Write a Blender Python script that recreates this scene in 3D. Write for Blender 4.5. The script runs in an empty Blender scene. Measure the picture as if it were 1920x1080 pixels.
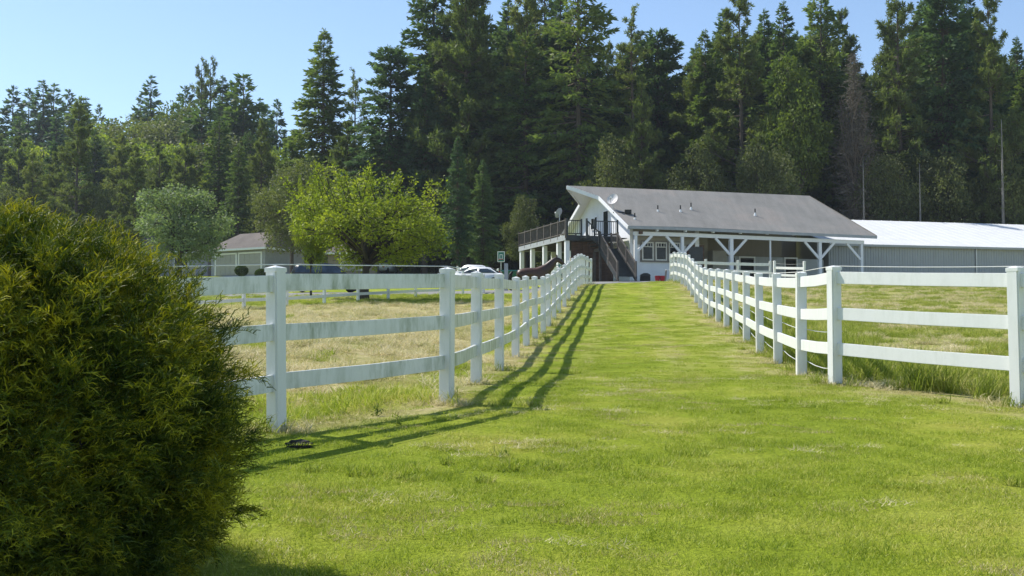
import bpy, bmesh, math, random
import numpy as np
from mathutils import Vector, Matrix
R = math.radians
random.seed(7)
SC = bpy.context.scene
COL = SC.collection
F = 2100.0
PITCH = math.atan(90 / F)
CAMZ = 1.43
SL = (630 - 492) / F            # the ground climbs away from the camera

# ------------------------------------------------------------------ camera, sky, sun
cam = bpy.data.cameras.new('camera')
cam.lens = F / 1920 * 36
cam.sensor_width = 36
cam.clip_end = 5000
cam.clip_start = 0.05
co = bpy.data.objects.new('camera', cam)
COL.objects.link(co)
co.location = (0, 0, CAMZ)
co.rotation_euler = (R(90) + PITCH, 0, 0)
SC.camera = co
SUN = Vector((-0.96, 0.60, 1.38)).normalized()
W = bpy.data.worlds.new('World')
SC.world = W
W.use_nodes = True
wn = W.node_tree
bg = wn.nodes['Background']
sky = wn.nodes.new('ShaderNodeTexSky')
sky.sky_type = 'NISHITA'
sky.sun_disc = False
sky.sun_elevation = math.asin(SUN.z)
sky.sun_rotation = math.atan2(SUN.x, SUN.y)
sky.air_density = 1.0
sky.dust_density = 0.3
sky.ozone_density = 3.0
sky.altitude = 100
wn.links.new(sky.outputs[0], bg.inputs[0])
bg.inputs[1].default_value = 0.135
sl = bpy.data.lights.new('sun', 'SUN')
sl.energy = 4.8
sl.angle = R(0.53)
sl.color = (1.0, 0.95, 0.86)
so = bpy.data.objects.new('sun', sl)
COL.objects.link(so)
so.location = (-30, 20, 60)
so.rotation_euler = SUN.to_track_quat('Z', 'Y').to_euler()
SC.view_settings.view_transform = 'Standard'
SC.view_settings.look = 'None'
SC.view_settings.exposure = 0.42
SC.view_settings.gamma = 1
SC.view_settings.use_curve_mapping = False
cy = SC.cycles
cy.max_bounces = 6
cy.diffuse_bounces = 3
cy.glossy_bounces = 2
cy.transmission_bounces = 4
cy.transparent_max_bounces = 8
cy.volume_bounces = 0
cy.sample_clamp_indirect = 6
cy.use_denoising = True


# ------------------------------------------------------------------ helpers
def P(px, py, Y):
    """point at distance Y seen at photograph pixel (px, py); used for surveying positions"""
    c, s = math.cos(PITCH), math.sin(PITCH)
    yy = c * F - s * (540 - py)
    k = Y / yy
    return Vector(((px - 960) * k, Y, CAMZ + (s * F + c * (540 - py)) * k))


def PX(px, Y):
    return (px - 960) * Y / F


LT = np.array([(0, 0), (9.4, 0), (11.5, 0), (13.8, -.07), (16, -.12), (19.2, -.2), (22.2, -.24), (24.8, -.27), (27.2, -.28), (29.6, -.26),
               (32, -.2), (34.4, -.12), (36.8, -.03), (39.2, .1), (41.6, .22), (44, .31), (46.4, .38), (48.8, .43), (51.2, .41), (54, .33), (56.5, .24), (62, .12), (75, .1), (100, .05), (4000, .0)])
RT = np.array([(0, 0), (13.1, 0), (14.9, -.09), (17.2, -.115), (19.4, -.13), (21.8, -.135), (26.9, -.13), (31, -.12), (33.3, -.1), (35.7, -.04), (38.1, .05),
               (40.5, .2), (42.9, .34), (45.3, .42), (47.7, .48), (50.1, .53), (52.5, .53), (54.9, .45), (62, .25), (75, .14), (100, .05), (4000, 0)])
LXT = np.array([(9.4, -1.967), (11.5, -.669), (13.8, -.44), (16, -.18), (19.2, .06), (22.2, .283), (24.8, .51), (27.2, .76), (29.6, .97), (32, 1.2), (34.4, 1.44), (36.8, 1.72),
                (39.2, 1.98), (41.6, 2.26), (44, 2.5), (46.4, 2.76), (48.8, 3.02), (51.2, 3.3), (53.8, 3.62), (56.5, 3.98)])
RXT = np.array([(13.1, 3.77), (14.9, 3.84), (17.2, 4.08), (19.4, 4.29), (21.8, 4.56), (24.3, 4.85), (26.9, 5.15), (29, 5.34), (31.2, 5.54), (33.4, 5.76), (35.7, 6.0), (38.1, 6.27),
                (40.5, 6.52), (42.9, 6.78), (45.3, 7.03), (47.7, 7.25), (50.1, 7.44), (52.5, 7.62), (54.9, 7.8)])


def sstep(a, b, x):
    t = np.clip((x - a) / (b - a), 0, 1)
    return t * t * (3 - 2 * t)


def ground(x, y):
    x = np.asarray(x, float)
    y = np.asarray(y, float)
    gl = np.interp(y, LT[:, 0], LT[:, 1])
    gr = np.interp(y, RT[:, 0], RT[:, 1])
    xl = np.interp(y, LXT[:, 0], LXT[:, 1])
    xr = np.interp(y, RXT[:, 0], RXT[:, 1])
    t = sstep(0, 1, (x - xl) / (xr - xl))
    g = gl * (1 - t) + gr * t
    # pasture beyond the left fence lies lower
    lo = -.38 * sstep(14, 42, y) * (1 - sstep(72, 96, y))
    k = sstep(.6, 3.2, xl - x)
    g = g * (1 - k) + lo * k
    ro = -.12 * sstep(13, 18, y) * (1 - sstep(36, 66, y)) + .12 * sstep(50, 75, y) * (1 - sstep(90, 120, y))
    k = sstep(1.5, 8.0, x - xr)
    g = g * (1 - k) + ro * k
    # slope flattens past the farm yard, the wooded hill rises on the left
    ys = np.where(y < 118, y, 118 + (y - 118) * .35)
    z = SL * ys + g
    hill = sstep(140, 300, y) * (30 * sstep(60, -60, x) * 0 + 1)
    z = z + hill * (8 + 7 * np.exp(-((x + 40) / 60.0) ** 2))
    z = z + .012 * np.sin(x * 1.7 + y * .6) + .01 * np.sin(y * 2.1 - x * .9)
    far = sstep(320, 900, y)
    z = z + far * 60 * (0.5 + .5 * np.sin(x * .004 + 1.0))
    z = np.where(y < 0, z * 1.0, z)
    return z


def gz(x, y):
    return float(ground(x, y))


ORG = {}


def link(o):
    COL.objects.link(o)
    return o


def tag(o, label=None, cat=None, group=None, kind=None):
    if label: o['label'] = label
    if cat: o['category'] = cat
    if group: o['group'] = group
    if kind: o['kind'] = kind
    return o


def thing(name, loc, label, cat, group=None):
    o = link(bpy.data.objects.new(name, None))
    o.empty_display_size = .3
    o.location = loc
    ORG[o] = Vector(loc)
    return tag(o, label, cat, group)


def org(p):
    while p is not None:
        if p in ORG: return ORG[p]
        p = p.parent
    return Vector((0, 0, 0))


class MB:
    def __init__(s):
        s.v = []
        s.f = []

    def add(s, v, f):
        n = len(s.v)
        s.v += [tuple(p) for p in v]
        s.f += [tuple(i + n for i in q) for q in f]
        return s

    def hexa(s, b, t):
        """bottom ring of 4, top ring of 4"""
        return s.add(list(b) + list(t), [(3, 2, 1, 0), (4, 5, 6, 7), (0, 1, 5, 4), (1, 2, 6, 5), (2, 3, 7, 6), (3, 0, 4, 7)])

    def box(s, x0, x1, y0, y1, z0, z1, T=None):
        pts = [(x0, y0, z0), (x1, y0, z0), (x1, y1, z0), (x0, y1, z0), (x0, y0, z1), (x1, y0, z1), (x1, y1, z1), (x0, y1, z1)]
        if T: pts = [T(*p) for p in pts]
        return s.hexa(pts[:4], pts[4:])

    def bar(s, a, b, w, h, up=(0, 0, 1)):
        a = Vector(a); b = Vector(b)
        d = (b - a).normalized()
        sd = d.cross(Vector(up))
        if sd.length < 1e-4: sd = Vector((1, 0, 0))
        sd.normalize()
        u = sd.cross(d).normalized()
        sd = sd * w / 2
        u = u * h / 2
        return s.hexa([a - sd - u, a + sd - u, b + sd - u, b - sd - u], [a - sd + u, a + sd + u, b + sd + u, b - sd + u])

    def tube(s, pts, rad, n=6, caps=True):
        pts = [Vector(p) for p in pts]
        if not hasattr(rad, '__len__'): rad = [rad] * len(pts)
        rings = []
        prev = None
        for i, p in enumerate(pts):
            d = (pts[min(i + 1, len(pts) - 1)] - pts[max(i - 1, 0)]).normalized()
            r = prev if prev is not None else (Vector((1, 0, 0)) if abs(d.x) < .9 else Vector((0, 1, 0)))
            r = (r - d * r.dot(d)).normalized()
            prev = r
            q = d.cross(r)
            rings.append([p + (r * math.cos(k * 2 * math.pi / n) + q * math.sin(k * 2 * math.pi / n)) * rad[i] for k in range(n)])
        v = [p for rg in rings for p in rg]
        f = []
        for i in range(len(pts) - 1):
            for k in range(n):
                k2 = (k + 1) % n
                f.append((i * n + k, i * n + k2, (i + 1) * n + k2, (i + 1) * n + k))
        if caps:
            f.append(tuple(reversed(range(n))))
            f.append(tuple((len(pts) - 1) * n + k for k in range(n)))
        return s.add(v, f)

    def build(s, name, mat, parent=None, bevel=0, smooth=False, shift=True):
        o_ = org(parent) if (parent is not None and shift) else Vector((0, 0, 0))
        me = bpy.data.meshes.new(name)
        me.from_pydata([(p[0] - o_.x, p[1] - o_.y, p[2] - o_.z) for p in s.v], [], s.f)
        if bevel:
            bm = bmesh.new()
            bm.from_mesh(me)
            bmesh.ops.bevel(bm, geom=[e for e in bm.edges if len(e.link_faces) == 2 and e.calc_face_angle(0) > .5], offset=bevel, segments=2, affect='EDGES', clamp_overlap=True)
            bm.to_mesh(me)
            bm.free()
        if smooth:
            me.polygons.foreach_set('use_smooth', [True] * len(me.polygons))
        me.materials.append(mat)
        me.update()
        o = link(bpy.data.objects.new(name, me))
        if parent is not None: o.parent = parent
        return o


def np_mesh(name, V, Fc, mat=None, attr=None, smooth=False):
    """V (n,3), Fc (m,k)"""
    V = np.asarray(V, np.float32)
    Fc = np.asarray(Fc, np.int32)
    me = bpy.data.meshes.new(name)
    m, k = Fc.shape
    me.vertices.add(len(V))
    me.vertices.foreach_set('co', V.ravel())
    me.loops.add(m * k)
    me.loops.foreach_set('vertex_index', Fc.ravel())
    me.polygons.add(m)
    me.polygons.foreach_set('loop_start', np.arange(0, m * k, k, dtype=np.int32))
    me.polygons.foreach_set('loop_total', np.full(m, k, np.int32))
    if smooth: me.polygons.foreach_set('use_smooth', np.ones(m, bool))
    me.update(calc_edges=True)
    if attr:
        for nm, a in attr.items():
            at = me.attributes.new(nm, 'FLOAT', 'POINT')
            at.data.foreach_set('value', np.asarray(a, np.float32))
    if mat: me.materials.append(mat)
    return me


# ------------------------------------------------------------------ materials
class NT:
    def __init__(s, name):
        s.m = bpy.data.materials.new(name)
        s.m.use_nodes = True
        s.t = s.m.node_tree
        s.b = s.t.nodes['Principled BSDF']
        s.out = s.t.nodes['Material Output']

    def n(s, typ, **kw):
        nd = s.t.nodes.new(typ)
        for k, v in kw.items(): setattr(nd, k, v)
        return nd

    def l(s, a, b): s.t.links.new(a, b)

    def noise(s, scale, detail=4, rough=.6, src=None, vec=None, dist=0):
        nd = s.n('ShaderNodeTexNoise')
        nd.inputs['Scale'].default_value = scale
        nd.inputs['Detail'].default_value = detail
        nd.inputs['Roughness'].default_value = rough
        nd.inputs['Distortion'].default_value = dist
        v = src if src is not None else s.pos()
        if vec:
            mp = s.n('ShaderNodeMapping')
            mp.inputs['Scale'].default_value = vec
            s.l(v, mp.inputs[0])
            v = mp.outputs[0]
        s.l(v, nd.inputs[0])
        return nd.outputs[0]

    def pos(s):
        return s.n('ShaderNodeNewGeometry').outputs['Position']

    def objco(s):
        return s.n('ShaderNodeTexCoord').outputs['Object']

    def ramp(s, fac, stops):
        r = s.n('ShaderNodeValToRGB')
        e = r.color_ramp.elements
        while len(e) < len(stops): e.new(.5)
        for i, (p, c) in enumerate(stops):
            e[i].position = p
            e[i].color = (*c, 1) if len(c) == 3 else c
        s.l(fac, r.inputs[0])
        return r.outputs[0]

    def mix(s, fac, a, b, mode='MIX'):
        m = s.n('ShaderNodeMix', data_type='RGBA', blend_type=mode)
        for sock, val in ((m.inputs[0], fac), (m.inputs[6], a), (m.inputs[7], b)):
            if isinstance(val, (int, float)): sock.default_value = val
            elif isinstance(val, tuple): sock.default_value = (*val, 1)
            else: s.l(val, sock)
        return m.outputs[2]

    def math(s, op, a, b=0.0, clamp=False):
        m = s.n('ShaderNodeMath', operation=op, use_clamp=clamp)
        for i, v in enumerate((a, b)):
            if isinstance(v, (int, float)): m.inputs[i].default_value = v
            else: s.l(v, m.inputs[i])
        return m.outputs[0]

    def bump(s, h, strength=.3, dist=.02):
        b = s.n('ShaderNodeBump')
        b.inputs['Strength'].default_value = strength
        b.inputs['Distance'].default_value = dist
        s.l(h, b.inputs['Height'])
        s.l(b.outputs[0], s.b.inputs['Normal'])

    def base(s, c):
        if isinstance(c, tuple): s.b.inputs['Base Color'].default_value = (*c, 1)
        else: s.l(c, s.b.inputs['Base Color'])

    def rough(s, r): s.b.inputs['Roughness'].default_value = r


def simple(name, col, rough=.6, var=.15, scale=3.0, metal=0, bump=0, stretch=None):
    t = NT(name)
    nz = t.noise(scale, 5, src=t.objco(), vec=stretch)
    lo = tuple(c * (1 - var) for c in col)
    hi = tuple(min(1, c * (1 + var)) for c in col)
    t.base(t.ramp(nz, [(.3, lo), (.7, hi)]))
    t.rough(rough)
    t.b.inputs['Metallic'].default_value = metal
    t.b.inputs['Specular IOR Level'].default_value = .3
    if bump: t.bump(nz, bump)
    return t.m


def foliage(name, stops, scale=.35, transl=.35, objrand=.35, rough=.6, tcol=(1.15, 1.25, .55), fine=0):
    """leaf material: colour wanders with place and differs a little from plant to plant"""
    t = NT(name)
    oi = t.n('ShaderNodeObjectInfo')
    nz = t.noise(scale, 3, .7)
    wn_ = t.n('ShaderNodeTexWhiteNoise', noise_dimensions='3D')
    sn = t.n('ShaderNodeVectorMath', operation='SNAP')
    sn.inputs[1].default_value = (fine, fine, fine) if fine else (.35, .35, .35)
    t.l(t.pos(), sn.inputs[0])
    t.l(sn.outputs[0], wn_.inputs[0])
    a = t.math('MULTIPLY', t.math('SUBTRACT', oi.outputs['Random'], .5), objrand)
    b_ = t.math('MULTIPLY', t.math('SUBTRACT', wn_.outputs[0], .5), .3)
    f = t.math('ADD', t.math('ADD', nz, a), b_, clamp=True)
    col = t.ramp(f, stops)
    t.base(col)
    t.rough(rough)
    t.b.inputs['Specular IOR Level'].default_value = .25
    if transl:
        tr = t.n('ShaderNodeBsdfTranslucent')
        t.l(t.mix(1.0, col, tcol, 'MULTIPLY'), tr.inputs[0])
        ms = t.n('ShaderNodeMixShader')
        ms.inputs[0].default_value = transl
        t.l(t.b.outputs[0], ms.inputs[1])
        t.l(tr.outputs[0], ms.inputs[2])
        t.l(ms.outputs[0], t.out.inputs[0])
    return t.m


M = {}
M['fir'] = foliage('fir_needles', [(.25, (.066, .115, .042)), (.5, (.115, .175, .055)), (.8, (.20, .25, .07))], .25, .42)
M['firblue'] = foliage('dark_fir_needles', [(.25, (.054, .100, .054)), (.55, (.095, .155, .076)), (.8, (.15, .215, .085))], .25, .40)
M['pine'] = foliage('pine_needles', [(.25, (.10, .135, .046)), (.5, (.16, .20, .06)), (.8, (.25, .275, .085))], .3, .42)
M['maple'] = foliage('broad_leaves', [(.25, (.10, .14, .028)), (.55, (.17, .22, .04)), (.8, (.28, .31, .06))], .3, .4)
M['brightleaf'] = foliage('bright_leaves', [(.25, (.12, .165, .02)), (.55, (.235, .285, .03)), (.8, (.38, .40, .055))], .6, .45, .1)
M['willow'] = foliage('willow_leaves', [(.25, (.12, .17, .085)), (.55, (.22, .28, .14)), (.8, (.38, .44, .26))], .5, .38, .1)
M['olive'] = foliage('olive_leaves', [(.25, (.085, .10, .04)), (.55, (.14, .16, .055)), (.8, (.21, .23, .08))], .4, .35, .3)
M['cypress'] = foliage('cypress_sprays', [(.28, (.030, .060, .010)), (.50, (.115, .15, .015)), (.68, (.44, .41, .028))], 3.0, .22, 0, tcol=(1.2, 1.2, .4), fine=.03)
M['topiary'] = foliage('topiary_leaves', [(.3, (.04, .07, .015)), (.7, (.09, .14, .03))], 3, .2, .2)
M['twig'] = simple('grey_twigs', (.16, .14, .11), .9, .3)


def bark(name, col):
    t = NT(name)
    nz = t.noise(6, 6, .7, src=t.objco(), vec=(3, 3, .5))
    t.base(t.ramp(nz, [(.3, tuple(c * .5 for c in col)), (.7, tuple(c * 1.3 for c in col))]))
    t.rough(.9)
    t.bump(nz, .8, .05)
    return t.m


M['bark'] = bark('conifer_bark', (.11, .085, .065))
M['barkdark'] = bark('fruit_tree_bark', (.055, .045, .038))


def mat_vinyl(name, dirt):
    t = NT(name)
    nz = t.noise(9, 6, .7, vec=(1, 1, .25))
    n2 = t.noise(1.3, 4)
    # lower edges of the boards hold green algae and vertical drip marks
    f = t.math('MULTIPLY', t.ramp(nz, [(.42, (0, 0, 0)), (.75, (1, 1, 1))]), t.ramp(n2, [(.35, (.2, .2, .2)), (.65, (1, 1, 1))]))
    f = t.math('MULTIPLY', f, dirt)
    c = t.mix(f, (.80, .81, .79), (.36, .40, .30))
    n3 = t.noise(60, 3, .6)
    c = t.mix(.08, c, n3, 'MULTIPLY')
    t.base(c)
    t.rough(.38)
    t.b.inputs['Specular IOR Level'].default_value = .4
    t.bump(t.noise(4, 3), .08, .01)
    return t.m


M['vinyl'] = mat_vinyl('white_vinyl', .35)
M['vinyl_dirty'] = mat_vinyl('weathered_white_vinyl', 1.9)
M['wire'] = simple('white_electric_wire', (.7, .7, .68), .5, .05)


def siding(name, col, pitch, vec_axis, rough=.6, depth=.4):
    """plain painted wall; the boards' joints are relief only, they are a few pixels wide in the photograph"""
    t = NT(name)
    w = t.n('ShaderNodeTexWave', wave_type='BANDS', bands_direction='X', wave_profile='SAW')
    w.inputs['Scale'].default_value = 1 / pitch / (2 * math.pi) * 2 * math.pi / 6.2832 * 3.1416
    vt = t.n('ShaderNodeVectorMath', operation='DOT_PRODUCT')
    vt.inputs[1].default_value = vec_axis
    t.l(t.pos(), vt.inputs[0])
    cb = t.n('ShaderNodeCombineXYZ')
    t.l(vt.outputs['Value'], cb.inputs[0])
    t.l(cb.outputs[0], w.inputs[0])
    nz = t.noise(2.5, 6, .7, vec=(1, 1, .3))
    c = t.ramp(nz, [(.25, tuple(c * .82 for c in col)), (.7, col)])
    j = t.ramp(w.outputs[1], [(0, (.45, .45, .45)), (.1, (1, 1, 1)), (1, (.96, .96, .96))])
    t.base(t.mix(depth, c, j, 'MULTIPLY'))
    t.rough(rough)
    t.bump(w.outputs[1], .3, .02)
    return t.m


E1 = Vector((.956, .292, 0)).normalized()
E2 = Vector((-E1.y, E1.x, 0))
M['white_wall'] = simple('white_painted_wall', (.78, .80, .82), .6, .05, 1.5)
M['white_trim'] = simple('white_painted_trim', (.80, .81, .82), .5, .04, 2)
M['tan_siding'] = siding('tan_board_siding', (.27, .24, .185), .3, tuple(E1))
M['grey_siding'] = siding('grey_board_siding', (.42, .45, .48), .3, tuple(E1))
M['beige'] = simple('beige_panel', (.34, .32, .27), .7, .08, 2)
M['brown_wood'] = simple('brown_wood', (.10, .058, .036), .7, .4, 2, stretch=(1, 1, 4), bump=.2)
M['deck_wood'] = simple('weathered_deck_wood', (.115, .10, .088), .75, .3, 4)
M['deck_dark'] = simple('dark_painted_railing', (.045, .05, .052), .6, .2, 4)
M['deck_grey'] = simple('grey_rim_board', (.36, .38, .40), .7, .1, 3)
M['dark_void'] = simple('dark_interior', (.03, .028, .026), .9, .2, 3)  # near-black: shade of open interiors put into the colour; also the clod's soil
M['frame_taupe'] = simple('taupe_window_trim', (.22, .20, .17), .6, .1)
M['frame_cream'] = simple('cream_window_frame', (.68, .66, .58), .5, .06)
M['black_metal'] = simple('black_metal', (.02, .02, .02), .5, .2)
M['grey_metal'] = simple('galvanised_metal', (.45, .46, .47), .4, .1, metal=.6)
M['dish'] = simple('dish_paint', (.62, .60, .60), .45, .06)
M['red_plastic'] = simple('red_plastic', (.45, .02, .03), .45, .1)
M['green_paint'] = simple('green_paint', (.03, .14, .06), .5, .25)
M['teal_paint'] = simple('teal_paint', (.04, .20, .18), .5, .2)
M['concrete'] = simple('concrete', (.38, .36, .33), .85, .12, 1.2, bump=.2)
M['asphalt'] = simple('driveway_asphalt', (.22, .215, .205), .9, .18, .8, bump=.3)
M['mulch'] = simple('bark_mulch', (.05, .03, .02), .95, .5, 12, bump=.8)
M['tyre'] = simple('tyre_rubber', (.02, .02, .02), .85, .2)
M['chrome'] = simple('chrome', (.6, .6, .62), .2, .05, metal=1)


def glass(name, col=(.012, .014, .016), rough=.2):
    t = NT(name)
    t.base(t.ramp(t.noise(1.4, 3), [(.3, tuple(c * .6 for c in col)), (.7, tuple(c * 1.6 for c in col))]))
    t.rough(rough)
    t.b.inputs['Specular IOR Level'].default_value = .35
    return t.m


M['glass'] = glass('dark_window_glass')
M['carglass'] = glass('car_glass', (.05, .07, .10), .05)


def carpaint(name, col):
    t = NT(name)
    t.base(col)
    t.rough(.3)
    t.b.inputs['Coat Weight'].default_value = .7
    t.b.inputs['Coat Roughness'].default_value = .08
    return t.m


M['paint_dark'] = carpaint('dark_blue_car_paint', (.01, .015, .025))
M['paint_white'] = carpaint('white_car_paint', (.72, .74, .76))


def mat_shingle(name, col, blotch):
    t = NT(name)
    nz = t.noise(.35, 5, .65)
    fine = t.noise(18, 3, .8)
    streak = t.noise(1.2, 4, .6, vec=(2.0, .25, .25))
    c = t.ramp(nz, [(.3, tuple(a * .82 for a in col)), (.5, col), (.72, blotch)])
    c = t.mix(.5, c, t.ramp(fine, [(.3, (.6, .6, .6)), (.7, (1.2, 1.2, 1.2))]), 'MULTIPLY')
    c = t.mix(.3, c, t.ramp(streak, [(.35, (.65, .65, .65)), (.6, (1.1, 1.1, 1.1))]), 'MULTIPLY')
    # shingle courses, thinner than a pixel row or two
    sx = t.n('ShaderNodeSeparateXYZ')
    t.l(t.pos(), sx.inputs[0])
    fr = t.math('FRACT', t.math('MULTIPLY', sx.outputs[2], 1 / .066))
    c = t.mix(.5, c, t.ramp(fr, [(0, (.55, .55, .55)), (.22, (1, 1, 1)), (1, (.95, .95, .95))]), 'MULTIPLY')
    t.base(c)
    t.rough(.92)
    t.bump(fine, .5, .02)
    return t.m


M['shingle'] = mat_shingle('grey_asphalt_shingles', (.235, .228, .212), (.28, .25, .225))
M['shingle_brown'] = mat_shingle('brown_asphalt_shingles', (.13, .112, .10), (.17, .14, .12))


def mat_tin(name, col, rough):
    t = NT(name)
    nz = t.noise(.8, 5)
    t.base(t.ramp(nz, [(.3, tuple(c * .9 for c in col)), (.7, col)]))
    t.rough(rough)
    return t.m


M['tin_white'] = mat_tin('white_metal_roof', (.78, .79, .80), .45)
M['tin_grey'] = mat_tin('grey_metal_wall', (.36, .385, .41), .5)


def mat_ground():
    t = NT('ground_grass')
    at = t.n('ShaderNodeAttribute', attribute_name='dry')
    wo = t.n('ShaderNodeAttribute', attribute_name='woods')
    p1 = t.noise(.55, 5, .65)
    p2 = t.noise(3.2, 4, .7)
    p3 = t.noise(28, 4, .8)
    g = t.ramp(p1, [(.3, (.19, .25, .018)), (.5, (.27, .33, .026)), (.7, (.37, .38, .05))])
    g = t.mix(.3, g, t.ramp(p2, [(.3, (.6, .72, .5)), (.7, (1.25, 1.2, 1.2))]), 'MULTIPLY')
    d = t.ramp(p2, [(.25, (.34, .28, .13)), (.55, (.50, .42, .22)), (.8, (.62, .54, .34))])
    f = t.math('ADD', at.outputs['Fac'], t.math('MULTIPLY', t.math('SUBTRACT', p1, .5), 1.6))
    f = t.math('ADD', f, t.math('MULTIPLY', t.math('SUBTRACT', p2, .5), 1.0), clamp=True)
    f = t.math('MULTIPLY', f, t.math('MULTIPLY', at.outputs['Fac'], 4, clamp=True))
    c = t.mix(f, g, d)
    c = t.mix(.6, c, t.ramp(p3, [(.3, (.45, .5, .4)), (.6, (1.2, 1.2, 1.15))]), 'MULTIPLY')
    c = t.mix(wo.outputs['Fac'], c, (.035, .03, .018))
    t.base(c)
    t.rough(.95)
    t.b.inputs['Specular IOR Level'].default_value = .1
    t.bump(t.math('ADD', p3, p2), .9, .05)
    return t.m


M['ground'] = mat_ground()


def mat_blade(name, stops, transl=.35):
    t = NT(name)
    p1 = t.noise(.55, 5, .65)
    p2 = t.noise(5.0, 3, .7)
    oi = t.n('ShaderNodeObjectInfo')
    at = t.n('ShaderNodeAttribute', attribute_name='rnd')
    f = t.math('ADD', t.math('MULTIPLY', p1, .9), t.math('MULTIPLY', t.math('SUBTRACT', oi.outputs['Random'], .5), .15))
    f = t.math('ADD', f, t.math('MULTIPLY', t.math('SUBTRACT', at.outputs['Fac'], .5), .5))
    f = t.math('ADD', f, t.math('MULTIPLY', t.math('SUBTRACT', p2, .5), .8), clamp=True)
    c = t.ramp(f, stops)
    t.base(c)
    t.rough(.55)
    t.b.inputs['Specular IOR Level'].default_value = .25
    tr = t.n('ShaderNodeBsdfTranslucent')
    t.l(c, tr.inputs[0])
    ms = t.n('ShaderNodeMixShader')
    ms.inputs[0].default_value = transl
    t.l(t.b.outputs[0], ms.inputs[1])
    t.l(tr.outputs[0], ms.inputs[2])
    t.l(ms.outputs[0], t.out.inputs[0])
    return t.m


M['lawn'] = mat_blade('lawn_blades', [(.15, (.21, .29, .022)), (.5, (.37, .44, .04)), (.8, (.58, .55, .16))], .4)
M['lawn_dry'] = mat_blade('dry_lawn_blades', [(.2, (.32, .34, .06)), (.5, (.50, .44, .17)), (.8, (.64, .55, .32))], .3)
M['hay'] = mat_blade('hay_blades', [(.2, (.34, .36, .09)), (.42, (.62, .55, .28)), (.8, (.80, .71, .48))], .3)
M['tall'] = mat_blade('tall_grass_blades', [(.2, (.19, .26, .025)), (.5, (.33, .39, .045)), (.8, (.55, .52, .17))], .45)
M['clover'] = simple('clover_white', (.5, .48, .36), .8, .1)

# ------------------------------------------------------------------ ground sheet
xs = np.concatenate([-np.geomspace(900, 17, 45), np.arange(-16, 18, .25), np.geomspace(18.5, 900, 45)])
ys = np.concatenate([-np.geomspace(300, 1, 16), np.arange(0, 60, .25), np.geomspace(60.5, 1600, 90)])
GX, GY = np.meshgrid(xs, ys)
GZ = ground(GX, GY)
nx, ny = len(xs), len(ys)
idx = np.arange(nx * ny).reshape(ny, nx)
Fg = np.stack([idx[:-1, :-1], idx[:-1, 1:], idx[1:, 1:], idx[1:, :-1]], -1).reshape(-1, 4)


def dryness(x, y):
    xl = np.interp(y, LXT[:, 0], LXT[:, 1])
    xl = np.where(y < 11.5, -.669 + (y - 11.5) * .618, xl)
    xr = np.interp(y, RXT[:, 0], RXT[:, 1])
    xr = np.where(y < 13.1, 3.77 + (13.1 - y) * .613, xr)
    left = xl - x
    right = x - xr
    d = .06 + 0 * x
    tl = (x - xl) / np.maximum(xr - xl, .1)
    d = d + .22 * (np.exp(-((tl - .30) / .06) ** 2) + np.exp(-((tl - .64) / .06) ** 2)) * sstep(12, 17, y)
    d = np.maximum(d, .5 * np.exp(-(right / .9) ** 2))
    d = np.maximum(d, .75 * np.exp(-(left / .35) ** 2))
    d = np.maximum(d, .75 * np.exp(-(right / .35) ** 2))
    pl = sstep(.2, 1.5, left) * (.80 - .45 * (1 - sstep(10, 14.5, y)))
    # green strip by the far fence on the left
    band = sstep(44, 50, y + (x + 8) * -.4)
    pl = pl * (1 - .85 * band)
    pr = sstep(.3, 1.5, right) * (.20 + .33 * sstep(15, 19, y))
    return np.clip(np.maximum(d, np.maximum(pl, pr)), 0, 1)


DR = dryness(GX, GY)
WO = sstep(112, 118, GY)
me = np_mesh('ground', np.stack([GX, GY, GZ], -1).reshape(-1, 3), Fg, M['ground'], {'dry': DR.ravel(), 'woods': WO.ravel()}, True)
tag(link(bpy.data.objects.new('ground', me)), 'green mown lawn rising between dry pastures', kind='structure')


def drape(name, pts_l, pts_r, mat, n=40, m=6, lift=.04):
    """sheet between two polylines laid over the ground"""
    def rs(pts, n):
        pts = np.array(pts, float)
        t = np.linspace(0, len(pts) - 1, n)
        return np.stack([np.interp(t, np.arange(len(pts)), pts[:, i]) for i in (0, 1)], -1)
    a, b = rs(pts_l, n), rs(pts_r, n)
    t = np.linspace(0, 1, m)[None, :, None]
    g = a[:, None] * (1 - t) + b[:, None] * t
    z = ground(g[..., 0], g[..., 1]) + lift
    z[:, 0] -= .15
    z[:, -1] -= .15
    V = np.concatenate([g, z[..., None]], -1).reshape(-1, 3)
    i = np.arange(n * m).reshape(n, m)
    Fq = np.stack([i[:-1, :-1], i[:-1, 1:], i[1:, 1:], i[1:, :-1]], -1).reshape(-1, 4)
    return link(bpy.data.objects.new(name, np_mesh(name, V, Fq, mat, smooth=True)))


tag(drape('driveway', [(-60, 52), (-14, 58), (-5, 62), (2, 66), (7, 67.5), (14, 70), (40, 76)], [(-60, 58), (-16, 64), (-6, 69), (0, 73), (6, 74.5), (13, 76.5), (40, 82)], M['asphalt'], 90, 8, .05), kind='structure')
tag(drape('path', [(-32, 96), (-27, 100), (-24, 106.5)], [(-12, 98), (-17, 101.5), (-22.6, 109)], M['concrete'], 20, 6, .05), kind='structure')

# ------------------------------------------------------------------ white paddock fences
POST_W = .127


def post_mesh(h, w=POST_W, capped=True):
    m = MB().box(-w / 2, w / 2, -w / 2, w / 2, -.3, h)
    return m


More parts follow.
